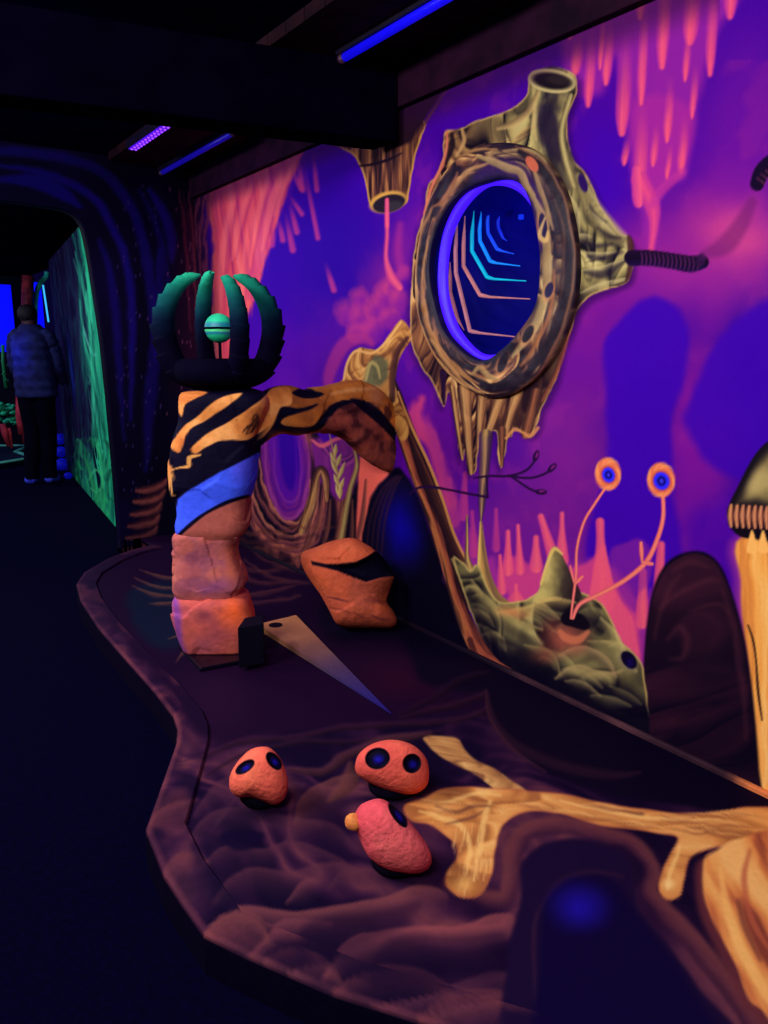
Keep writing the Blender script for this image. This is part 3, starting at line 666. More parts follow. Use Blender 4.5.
def paint_right(p):
    # orange waterfall under a mushroom cap
    WF = [(744, 536), (741, 580), (742, 620), (748, 660), (752, 700), (755, 740), (757, 815), (760, 830), (850, 900), (850, 520)]
    def sw(i, d):
        n = fbm(p.x[i] * .13 + 1.2 * fbm(p.y[i] * .02, p.x[i] * .02, 3), p.y[i] * .006, 171, 3)
        return ramp(n, [(.2, (206, 122, 56)), (.4, (238, 154, 68)), (.6, (248, 174, 82)), (.8, (252, 200, 116))])
    p.fill([(x - 6, y) for x, y in WF], (166, 60, 140), 8, .8)
    p.fill(WF, ORG, 2.2, 1, 1.5, 12, 171, shade=sw)
    p.tube([(748, 625), (753, 640), (756, 660), (758, 690), (762, 720)], [.8, 1.2, 1, 1.4, .8], (40, 20, 20), .9, .9)
    p.fill([(728, 520), (734, 532), (744, 538), (760, 540), (850, 556), (850, 500), (740, 505)], (14, 8, 22), 1.2, 1)
    for x in range(752, 840, 11):
        p.fill([(x - 5, 552), (x - 3, 538), (x, 530), (x + 3, 538), (x + 5, 552)], (252, 186, 96), 1, 1)
    def sc(i, d):
        n = fbm(p.u[i] * 8, p.v[i] * 8, 172, 3)
        e = sstep(-16, -2, d)[:, None]
        c = ramp(n, [(.2, (52, 44, 40)), (.5, (122, 106, 66)), (.75, (170, 150, 92))])
        return c * (1 - e) + np.array((20, 14, 24)) * e
    p.fill([(728, 512), (731, 500), (738, 486), (747, 468), (757, 452), (770, 440), (795, 428), (850, 420), (850, 520), (770, 512), (745, 510)], OLV, 1.2, 1, 0, shade=sc)
    p.blob(757, 482, 12, 26, (182, 162, 100), .8, 3, 10, 173, .5)
    for x in range(730, 850, 6):
        p.tube([(x + 1, 506 + .05 * (x - 730)), (x, 516), (x + 1, 526 + .05 * (x - 730))], [2, 2.9, 1.8], [(0, (150, 76, 56)), (.5, (232, 156, 104)), (1, (96, 48, 44))], 1, .95)
    # dark maroon standing stone
    stone = [(643, 742), (644, 700), (646, 660), (649, 625), (655, 592), (665, 570), (678, 558), (693, 553), (708, 557), (720, 570), (729, 592), (737, 618), (744, 648), (750, 690), (754, 730), (757, 770), (757, 800), (720, 790), (680, 770)]
    p.fill([(x + (2 if x > 690 else -2), y - 2) for x, y in stone], (10, 3, 22), 2.2, 1)
    def ss(i, d):
        n = p.lumps(i, 6, 174, .9, 2.4, -.5, 1)
        low = sstep(590, 720, p.y[i])[:, None]
        c = ramp(n, [(0, (30, 11, 30)), (.35, (54, 21, 40)), (.7, (84, 35, 52)), (1, (112, 50, 60))])
        c2 = ramp(n, [(0, (12, 5, 26)), (.6, (36, 13, 34)), (1, (58, 24, 42))])
        return c * (1 - low) + c2 * low
    p.fill(stone, DRK, 1.5, 1, 1, 12, 175, shade=ss)
    for pts, w in [([(672, 570), (690, 562), (708, 566)], 2.6), ([(660, 610), (680, 592), (706, 580), (718, 580)], 2), ([(655, 640), (664, 600), (680, 574)], 2), ([(668, 640), (680, 628), (688, 640), (684, 655), (672, 658)], 2.6), ([(722, 590), (734, 630), (742, 680), (746, 740)], 2.6), ([(690, 610), (716, 602), (728, 612)], 2)]:
        p.tube(pts, [w * .3] + [w] * (len(pts) - 2) + [w * .3], (92, 40, 54), 4, .4, warp=3, seed=int(pts[0][0]))
    # black skirting colour under mound and stone
    # ribbed black hoses
    p.tube([(632, 258), (650, 258), (672, 261), (690, 264), (702, 262)], [8, 8, 8, 8.4, 7], [(0, (30, 8, 44)), (.5, (16, 5, 30)), (1, (26, 6, 60))], 1, 1)
    for k in range(14):
        x = 640 + k * 4.3
        p.tube([(x + 1, 252 + k * .4), (x + 2.4, 259 + k * .4), (x + 1, 266 + k * .4)], [.5, .8, .5], (88, 30, 92), .7, .8)
    p.oval(701, 260, 4.4, 7, (44, 14, 60), .3, .15)
    p.tube([(704, 254), (724, 246), (740, 226), (752, 202)], [4, 9, 8, 5], (96, 24, 96), 4, .5, fade=0)
    p.tube([(757, 184), (762, 172), (774, 162), (800, 150)], [7, 8, 9, 9], [(0, (20, 6, 40)), (1, (16, 4, 34))], 1.2, 1)
    for k in range(5):
        p.tube([(757 + k * 4, 178 - k * 4), (765 + k * 4, 184 - k * 4)], [.6, .8], (110, 44, 80), .7, .8)
    # thin dark twig with buds
    TW = (34, 8, 54)
    p.tube([(410, 494), (418, 488), (432, 487), (450, 490), (470, 494), (487, 497)], [.8, 1.2, 1.4, 1.2, 1.2, 1.4], TW, .7, 1)
    p.tube([(474, 478), (490, 476), (508, 476), (525, 471), (534, 462), (537, 455)], [.8, 1.2, 1.3, 1.2, 1, 1], TW, .7, 1)
    p.tube([(508, 476), (530, 478), (546, 473), (552, 466)], [1.2, 1.2, 1.2, 1], TW, .7, 1)
    p.tube([(512, 477), (522, 484), (532, 490), (541, 492)], [1.2, 1.2, 1.2, 1], TW, .7, 1)
    p.tube([(487, 478), (487, 488), (488, 497)], [.8, 1, 1], TW, .7, 1)
    for cx, cy_, a in [(536, 456, 1.2), (552, 468, .8), (541, 492, 0)]:
        p.oval(cx, cy_, 6, 3, TW, -a, .15); p.oval(cx + 1, cy_ - 1, 3.2, 1.2, (110, 22, 110), -a, .3)

def paint_wall(p):
    paint_background(p); paint_drips(p); paint_left(p); paint_swirls(p); paint_cave(p)
    paint_stalagmites(p)
    # everything under the mound down to the floor is painted black
    p.fill([(470, 640), (500, 662), (540, 676), (580, 700), (620, 722), (645, 728), (660, 760), (780, 800), (780, 860), (420, 700)], NIT, 3, 1, 2, 10, 181)
    paint_surround(p)
    paint_wallroot(p)
    paint_right(p); paint_mound(p)
    # darker maroon strip right under the fascia and the edge of the wall at the far end
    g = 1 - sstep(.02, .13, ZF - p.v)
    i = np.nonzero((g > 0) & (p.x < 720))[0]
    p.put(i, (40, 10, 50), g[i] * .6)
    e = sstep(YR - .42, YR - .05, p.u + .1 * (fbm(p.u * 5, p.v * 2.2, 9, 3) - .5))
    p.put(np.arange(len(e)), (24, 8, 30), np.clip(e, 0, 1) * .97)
    for k in range(3):
        p.tube([(214 - k * 7, 190 + k * 4), (206 - k * 6, 230), (206 - k * 5, 290), (204 - k * 5, 360)], [1, 1.8, 1.6, 1], (110, 40, 60), 1.6, .7, warp=3, seed=190 + k)
# ================================================================== FLOOR PAINT
def floor_base(p):
    n = p.u * 0
    w = fbm(p.u * 2.2, p.v * 2.2, 201, 3) - .5
    b = fbm(p.u * 3.2 + 2.2 * w, p.v * 1.7 + 2.0 * w, 202, 4)
    r = 1 - np.abs(2 * b - 1) * 2.4
    n = np.clip(r * .8 + .25 * (fbm(p.u * 14, p.v * 14, 203, 3) - .4), 0, 1)
    p.c[:] = ramp(n, [(0, (14, 4, 34)), (.3, (28, 9, 42)), (.6, (58, 25, 54)), (.88, (98, 48, 62)), (1, (122, 64, 66))])

def floor_paint(p):
    floor_base(p)
    # flat maroon-black lane at the back
    p.fill([(120, 500), (330, 560), (520, 668), (560, 700), (520, 735), (470, 715), (420, 718), (330, 728), (260, 738), (205, 740), (165, 690), (100, 600)], (24, 5, 36), 7, 1, 6, 6, 211)
    p.blob(400, 680, 70, 40, (46, 8, 34), .7, 4, 4, 212)
    p.blob(220, 700, 60, 50, (38, 10, 44), .6, 4, 4, 213)
    p.fill([(330, 600), (440, 600), (500, 660), (480, 690), (420, 680), (400, 640), (330, 640)], NIT, 6, .85, 3, 6, 214)
    for k, pts in enumerate([[(190, 556), (230, 566), (265, 572), (300, 566)], [(200, 568), (236, 576), (262, 584), (290, 582)], [(190, 590), (240, 596), (275, 592), (300, 584)], [(250, 548), (268, 562), (292, 570), (318, 572)], [(244, 560), (262, 574), (285, 582), (310, 584)], [(240, 604), (270, 602), (300, 596)]]):
        p.tube(pts, [1] + [2.6] * (len(pts) - 2) + [1], [(0, (104, 54, 52)), (1, (40, 16, 36))], 1.8, .7, warp=2, seed=215 + k)
    # teal and rust brush marks by the far corner
    p.fill([(128, 590), (170, 580), (205, 600), (190, 640), (160, 650), (135, 625)], (10, 24, 44), 6, .8, 4, 8, 221)
    for k, pts in enumerate([[(134, 578), (160, 588), (184, 586)], [(132, 586), (156, 596), (186, 596)], [(140, 570), (165, 578), (186, 576)], [(150, 604), (170, 604), (196, 600)], [(170, 617), (186, 622), (194, 630), (186, 640)], [(168, 640), (190, 634), (204, 640)], [(176, 662), (186, 650), (196, 654)], [(192, 610), (206, 612), (212, 624), (200, 636)]]):
        p.tube(pts, [.5] + [2.2] * (len(pts) - 2) + [.5], [(0, (124, 74, 52)), (1, (44, 30, 44))], 1.2, .75, warp=1.5, seed=225 + k)
    # long waves crossing between lane and play floor
    for k, (pts, w, c) in enumerate([([(200, 760), (240, 742), (290, 738), (340, 728), (390, 724), (430, 722), (470, 716), (500, 700)], 3, (58, 24, 50)), ([(205, 775), (250, 752), (300, 742), (350, 742), (400, 736), (440, 730)], 2.4, (52, 22, 48)),
                                  ([(290, 770), (320, 772), (340, 760), (365, 748), (400, 738), (430, 734)], 5, (92, 46, 58)), ([(400, 718), (430, 710), (470, 700), (500, 684), (520, 660)], 3, (54, 20, 46)), ([(330, 800), (350, 780), (352, 765)], 8, (104, 56, 56)), ([(400, 714), (420, 706), (460, 680), (490, 672)], 3, (40, 14, 42))]):
        p.tube(pts, [w * .4] + [w] * (len(pts) - 2) + [w * .4], [(0, c), (1, tuple(x * .45 for x in c))], 3, .8, warp=2, seed=231 + k)
    for k, (pts, w, c, a) in enumerate([([(196, 800), (225, 782), (262, 770), (300, 772)], 16, (84, 42, 60), .7), ([(190, 830), (214, 812), (246, 806), (280, 816), (320, 812)], 16, (80, 40, 58), .7), ([(200, 858), (232, 846), (262, 850), (300, 842), (340, 850)], 14, (84, 42, 58), .7), ([(214, 884), (250, 868), (296, 872), (340, 862), (380, 880)], 16, (88, 44, 58), .7), ([(300, 800), (322, 786), (346, 776), (356, 760)], 22, (108, 58, 58), .8), ([(286, 830), (310, 820), (336, 826), (356, 838)], 12, (76, 38, 56), .7), ([(230, 790), (222, 800), (214, 818)], 8, (70, 36, 58), .6), ([(330, 880), (350, 868), (372, 872)], 10, (80, 40, 56), .6)]):
        p.lip(pts, w, c, a, 2, 4, 270 + k)
    p.fill([(222, 838), (235, 830), (262, 832), (256, 846), (236, 850)], (12, 3, 36), 3, .9, 3, 9, 232)
    p.blob(262, 812, 40, 16, (10, 2, 28), .8); p.blob(395, 800, 46, 14, (10, 2, 28), .8); p.blob(402, 876, 40, 14, (10, 2, 28), .8)  # dark dabs painted as the shadows under the three alien rocks
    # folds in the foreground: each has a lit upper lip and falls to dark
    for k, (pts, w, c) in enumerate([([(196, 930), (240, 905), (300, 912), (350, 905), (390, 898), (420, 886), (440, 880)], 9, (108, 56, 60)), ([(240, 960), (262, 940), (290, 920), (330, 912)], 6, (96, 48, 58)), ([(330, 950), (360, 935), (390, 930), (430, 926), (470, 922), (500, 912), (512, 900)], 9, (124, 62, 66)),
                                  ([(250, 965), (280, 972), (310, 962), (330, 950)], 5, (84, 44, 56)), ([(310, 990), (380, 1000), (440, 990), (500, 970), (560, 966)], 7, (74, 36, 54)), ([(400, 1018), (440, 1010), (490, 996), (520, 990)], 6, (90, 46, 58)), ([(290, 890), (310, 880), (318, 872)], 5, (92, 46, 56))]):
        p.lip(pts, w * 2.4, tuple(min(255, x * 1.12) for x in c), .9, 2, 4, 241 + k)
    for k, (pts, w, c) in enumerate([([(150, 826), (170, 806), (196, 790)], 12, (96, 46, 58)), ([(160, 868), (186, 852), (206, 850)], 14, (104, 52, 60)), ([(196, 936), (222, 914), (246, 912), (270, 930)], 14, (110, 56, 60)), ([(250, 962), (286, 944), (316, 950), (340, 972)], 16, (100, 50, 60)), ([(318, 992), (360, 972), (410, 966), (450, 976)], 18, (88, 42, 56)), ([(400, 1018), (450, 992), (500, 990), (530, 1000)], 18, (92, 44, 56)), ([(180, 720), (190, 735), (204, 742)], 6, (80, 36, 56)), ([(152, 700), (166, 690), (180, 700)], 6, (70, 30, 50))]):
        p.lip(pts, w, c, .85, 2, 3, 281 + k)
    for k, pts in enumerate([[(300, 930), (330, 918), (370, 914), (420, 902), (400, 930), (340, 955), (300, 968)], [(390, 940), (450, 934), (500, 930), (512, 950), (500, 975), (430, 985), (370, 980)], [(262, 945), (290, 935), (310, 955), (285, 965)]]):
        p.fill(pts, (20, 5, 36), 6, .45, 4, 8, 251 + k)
    # black pit painted at the foot of the wall
    p.fill([(486, 690), (496, 676), (520, 668), (560, 680), (700, 755), (830, 830), (760, 822), (700, 808), (640, 800), (580, 786), (530, 762), (500, 730)], (10, 3, 28), 3, 1, 1, 8, 256)
    p.tube([(488, 694), (494, 718), (516, 744), (560, 764), (610, 774), (640, 772)], [2, 4, 6, 7, 6, 2], [(0, (12, 4, 26)), (.5, (40, 18, 38)), (1, (30, 12, 34))], 2, .8)
    p.tube([(486, 690), (490, 718), (512, 748), (545, 772)], [1, 1.6, 1.6, 1], (62, 30, 44), 1.6, .7)
    # slime: amber root spreading over the floor
    RIM = (80, 34, 50)
    AM = [(0, (236, 168, 92)), (.25, (200, 122, 62)), (.5, (224, 152, 78)), (.75, (166, 96, 54)), (1, (120, 62, 50))]
    main = [(412, 812), (430, 806), (450, 800), (480, 794), (520, 798), (560, 806), (600, 812), (640, 818), (690, 826), (740, 828), (800, 830)]
    p.tube([(448, 884), (500, 900), (512, 880), (514, 850), (530, 830), (570, 826), (620, 838), (640, 850), (652, 870), (650, 890), (660, 905), (700, 950), (740, 1000), (770, 1050)], [7, 9, 9, 9, 9, 9, 8, 8, 8, 9, 9, 10, 11, 12], [(0, (110, 56, 58)), (.5, (92, 44, 56)), (1, (50, 20, 46))], 4, .9, .1, warp=3, seed=261)
    p.fill([(522, 1060), (508, 960), (520, 900), (522, 866), (540, 846), (575, 838), (610, 846), (628, 862), (634, 890), (640, 912), (664, 940), (700, 990), (740, 1060)], (22, 8, 44), 3.5, 1, 2, 9, 262)
    p.tube([(536, 1000), (534, 930), (546, 900), (562, 880), (590, 872), (622, 876)], [2, 2.4, 2.4, 2.2, 2, 1.4], (54, 24, 50), 3, .6)
    p.fill([(546, 1060), (540, 960), (544, 905), (564, 882), (592, 876), (616, 884), (630, 905), (650, 932), (690, 985), (720, 1060)], (10, 2, 46), 6, .95, 2, 9, 263)
    p.blob(580, 905, 42, 36, (26, 12, 150), .9, 4, 7, 264)
    p.fill([(424, 738), (440, 736), (458, 739), (464, 750), (476, 760), (494, 768), (512, 780), (526, 792), (500, 794), (478, 776), (452, 764), (436, 754)], ORG, 1.5, 1, 1.5, 10, 265, shade=lambda i, d: ramp(.15 + .8 * p.lumps(i, 12, 265, .6, 2.2), [(0, (110, 66, 48)), (.4, (186, 130, 74)), (.8, (220, 176, 104)), (1, (236, 196, 124))]))
    def am(i, d):
        n = .25 + .75 * p.lumps(i, 8, 266, .9, 2.2, -.3, 1)
        c = ramp(n, [(0, (112, 60, 46)), (.3, (180, 112, 58)), (.6, (222, 150, 78)), (1, (242, 190, 110))])
        e = sstep(-3, 0, d)[:, None] * .6
        return c * (1 - e) + np.array((176, 84, 58)) * e
    p.fill([(404, 806), (424, 798), (440, 790), (470, 787), (500, 788), (530, 790), (570, 794), (620, 806), (680, 812), (720, 812), (760, 806), (860, 812), (860, 850), (760, 846), (712, 848), (690, 858), (684, 880), (680, 896), (668, 900), (658, 890), (660, 874), (672, 850), (676, 836), (650, 832), (600, 826), (560, 814), (530, 812), (508, 820), (498, 836), (494, 856), (492, 876), (480, 896), (462, 898), (448, 888), (446, 874), (456, 860), (456, 846), (446, 836), (428, 824), (410, 820)], ORG, 1.4, 1, 2, 9, 266, shade=am)
    for pts, w in [([(424, 800), (446, 802), (470, 794), (500, 796)], 1.8), ([(420, 812), (440, 818), (462, 826), (470, 850), (464, 876)], 2.6), ([(490, 802), (484, 820), (480, 850), (474, 880)], 3), ([(560, 800), (610, 812), (660, 818), (720, 820)], 2), ([(680, 846), (672, 866), (668, 888)], 2.4)]:
        p.tube(pts, [w * .5] + [w] * (len(pts) - 2) + [w * .5], (246, 196, 112), 1.6, .8, warp=2, seed=int(pts[0][0]))
    for pts, w in [([(436, 806), (456, 812), (474, 806), (490, 806)], 1.8), ([(446, 824), (470, 818), (482, 812)], 1.6), ([(600, 806), (640, 814), (640, 812)], 1.4)]:
        p.tube(pts, [w * .4] + [w] * (len(pts) - 2) + [w * .4], (120, 70, 52), 1.6, .8)
    def along(rg):
        x = rg.uniform(410, 740); y = 800 + (x - 420) * .07 + rg.uniform(-10, 14); l = rg.uniform(16, 46)
        return [(x - l / 2, y - 2), (x - l * .15, y + rg.uniform(-2, 2)), (x + l * .2, y + rg.uniform(-2, 2)), (x + l / 2, y + 3)]
    p.clip([(404, 806), (440, 792), (500, 790), (570, 796), (680, 813), (760, 808), (760, 844), (650, 830), (560, 812), (500, 812), (440, 830)], 2)
    p.strokes(36, 631, along, [(0, (248, 200, 120)), (.5, (220, 150, 80)), (1, (130, 74, 52))], (1.4, 3), .55)
    p.clip([(446, 830), (498, 826), (494, 870), (480, 896), (462, 898), (446, 880), (456, 856)], 2)
    p.strokes(16, 632, lambda rg: (lambda x, y: [(x + 2, y - 14), (x, y), (x - 4, y + 14)])(rg.uniform(452, 492), rg.uniform(830, 890)), [(0, (140, 84, 56)), (.4, (244, 190, 110)), (1, (190, 116, 66))], (1.6, 3.4), .5)
    p.clip()
    p.blob(464, 884, 14, 12, (250, 190, 100), .8); p.blob(669, 884, 10, 9, (252, 210, 130), .9)
    # broad amber apron at the foot of the waterfall
    ap = [(704, 860), (716, 850), (740, 838), (800, 826), (900, 840), (960, 1000), (900, 1160), (820, 1120), (770, 1020), (750, 1000), (738, 970), (722, 940), (710, 915), (704, 890)]
    p.fill([(x - 8, y + 6) for x, y in ap], (96, 42, 50), 5, .9, 2, 9, 267)
    def ap_s(i, d):
        n = fbm(p.x[i] * .045 - p.y[i] * .022 + .8 * fbm(p.x[i] * .01, p.y[i] * .012, 4), p.x[i] * .006 + p.y[i] * .008, 268, 3)
        return ramp(n, [(.25, (130, 60, 46)), (.4, (206, 116, 64)), (.55, (232, 156, 80)), (.75, (244, 184, 104))])
    p.fill(ap, ORG, 2, 1, 2, 9, 268, shade=ap_s)
    p.tube([(720, 870), (728, 910), (742, 950), (764, 990), (790, 1030)], [2, 4, 5, 5, 4], (248, 186, 100), 2, .7)
    p.tube([(738, 900), (744, 925), (760, 960)], [1.6, 3, 1.6], (120, 62, 50), 2.4, .75)
    p.tube([(750, 850), (744, 880), (752, 920), (770, 950)], [1.6, 3, 3, 1.6], (186, 92, 62), 2.4, .75)

# ================================================================== THE SETTING
def prep(P, u, v):
    return Paint(np.asarray(P, float), np.asarray(u, float), np.asarray(v, float))

# round window: circle on the wall
W1, W2 = onX(437, 272, WX), onX(543, 272, WX)
WYC = float(W1[1] + W2[1]) / 2; WR = float(W1[1] - W2[1]) / 2
WZC = float(onX(492, 180, WX)[2] + onX(492, 356, WX)[2]) / 2
WR2 = float(onX(492, 180, WX)[2] - onX(492, 356, WX)[2]) / 2
R_IN = (WR + WR2) / 2
WC = np.array([WX, WYC, WZC])
print('window', WC, WR, WR2)

def wall_right():
    ys = np.concatenate([np.arange(-0.4, .95, .02), np.arange(.95, 3.2, .0038), np.arange(3.2, YR, .0068), [YR]])
    zs = np.concatenate([np.arange(0, ZC, .0045), [ZC]])
    Y, Z = np.meshgrid(ys, zs, indexing='ij')
    Y, Z = Y.ravel(), Z.ravel()
    P = np.stack([np.full_like(Y, WX), Y, Z], 1)
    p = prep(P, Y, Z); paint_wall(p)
    ny, nz = len(ys), len(zs)
    keep = ((Y - WYC) ** 2 + (Z - WZC) ** 2) > (R_IN + .03) ** 2
    ii, jj = np.meshgrid(np.arange(ny - 1), np.arange(nz - 1), indexing='ij')
    a = (ii * nz + jj).ravel()
    Fc = np.stack([a, a + nz, a + nz + 1, a + 1], 1)[:, ::-1]
    Fc = Fc[keep[Fc].all(1)]
    me = bpy.data.meshes.new('wall_right')
    me.vertices.add(len(P)); me.vertices.foreach_set('co', P.astype(np.float32).ravel())
    me.loops.add(len(Fc) * 4); me.loops.foreach_set('vertex_index', Fc.astype(np.int32).ravel())
    me.polygons.add(len(Fc)); me.polygons.foreach_set('loop_start', np.arange(0, len(Fc) * 4, 4, dtype=np.int32))
    me.update(calc_edges=True)
    ca = me.color_attributes.new('paint', 'FLOAT_COLOR', 'POINT')
    buf = np.ones((len(P), 4), np.float32); buf[:, :3] = p.attr(); ca.data.foreach_set('color', buf.ravel())
    me.materials.append(paint_mat('mural_paint', .7, .03, .02, 90, .03))
    bm = bmesh.new(); bm.from_mesh(me)
    bmesh.ops.delete(bm, geom=[v for v in bm.verts if not v.link_faces], context='VERTS'); bm.to_mesh(me); bm.free()
    o = bpy.data.objects.new('wall_right', me); COL.objects.link(o)
    tag(o, 'purple cave mural wall painted with pink drips, mossy creature with eyes on stalks and orange waterfall', 'wall', kind='structure')
wall_right()

DARK = mat('black_paint', (8, 5, 28), .7, .1, (5, 3, 22), 12)
o = box('floor', (-3.2, -2.0, -.05), (WX + .6, 14, 0), mat('navy_carpet', (3, 2, 30), .95, .02, (2, 1, 22), 60, .2), bevel=0); tag(o, 'dark navy carpet floor of the corridor', 'floor', kind='structure')
o = box('ceiling', (-3.2, -2.0, ZC), (WX + .6, 14, ZC + .05), mat('ceiling_black', (4, 3, 30), .9, .0, (3, 2, 22), 3), bevel=0); tag(o, 'black corridor ceiling', 'ceiling', kind='structure')
o = box('wall_left', (-3.25, -2.0, 0), (-3.2, 14, ZC), DARK, bevel=0); tag(o, 'dark wall on the far side of the corridor', 'wall', kind='structure')
o = box('wall_back', (-3.2, 13.95, 0), (WX + .6, 14, ZC), DARK, bevel=0); tag(o, 'dark wall at the end of the corridor', 'wall', kind='structure')

# wooden fascia along the top of the painted wall
WOOD = mat('maroon_timber', (36, 10, 32), .7, .04, (20, 6, 22), 9, .15)
PLANK = mat('brown_planks', (34, 13, 20), .7, .04, (18, 7, 16), 7, .2)
o = box('trim_1', (WX - .035, -.4, ZF), (WX, YR - .02, ZC), WOOD, bevel=.004); tag(o, 'maroon timber fascia along the top of the mural', 'trim', kind='structure')
# plank soffit beside it, each board a strip of one panel
V, Fc = [], []
y = -.4
while y < YR - .1:
    w = .145
    v, f = box_vf((WX - .56, y, ZC - .045), (WX - .037, y + w - .006, ZC)); b0 = len(V); V += v; Fc += [tuple(b0 + k for k in q) for q in f]; y += w
o = mesh_obj('trim_2', V, Fc, PLANK, smooth=False); tag(o, 'brown plank soffit under the ceiling beside the mural', 'trim', kind='structure')
# cross beam
BY = float(onX(405, 143, WX)[1]); BZ = float(onX(405, 143, WX)[2])
BA = np.array([WX - .037, BY, BZ]); BL = onZ(0, 94, BZ)
bd = (BL - BA) / np.linalg.norm(BL - BA); BE = BA + bd * 5.4; bn = np.array([-bd[1], bd[0], 0]) * (1 if bd[0] < 0 and -bd[1] * 0 + bd[0] < 0 else 1)
bn = bn if bn[1] > 0 else -bn
V = [BA, BE, BE + bn * .18, BA + bn * .18 - bd * 0]
V = [tuple(q[:2]) + (z,) for z in (BZ, ZC - .047) for q in V]
V = [(min(q[0], WX - .037), q[1], q[2]) for q in V]
o = mesh_obj('ceiling_beam', V, [(3, 2, 1, 0), (4, 5, 6, 7), (0, 1, 5, 4), (1, 2, 6, 5), (2, 3, 7, 6), (3, 0, 4, 7)], mat('beam_timber', (4, 2, 16), .9, .0, (2, 1, 11), 6, .2), smooth=False)
bmx = bmesh.new(); bmx.from_mesh(o.data); bmesh.ops.recalc_face_normals(bmx, faces=bmx.faces); bmx.to_mesh(o.data); bmx.free()
bv_ = o.modifiers.new('bevel', 'BEVEL'); bv_.width = .008; bv_.segments = 2
tag(o, 'dark timber beam crossing the corridor ceiling', 'beam', kind='structure')
# skirting strip on the wall, standing on the platform
P0, P1 = onX(532, 682, WX), onX(768, 796, WX)
def skirt():
    n = 160
    ys = np.linspace(.35, YR - .12, n); V = []
    for yv in ys:
        for dx, dz in ((0, 0), (-.016, 0), (-.016, .012), (-.010, .016), (0, .016)): V.append((WX + dx - .001, yv, ZP + .002 + dz))
    V = np.array(V)
    p = prep(V, V[:, 1], V[:, 2]); n_ = fbm(V[:, 1] * 6, V[:, 2] * 3, 3, 3)
    p.c[:] = ramp(n_, [(.3, (40, 20, 36)), (.7, (84, 50, 58))])
    k = sstep(725, 750, p.x); p.put(np.arange(len(k)), (220, 120, 66), k)
    k = 1 - sstep(470, 540, p.x); p.put(np.arange(len(k)), (18, 6, 26), k)
    o = mesh_obj('baseboard_right', V, grid_faces(n, 5), paint_mat(), paint=p.attr(), smooth=False)
    tag(o, 'thin dark skirting strip between the mural and the golf platform', 'baseboard', kind='structure')
skirt()

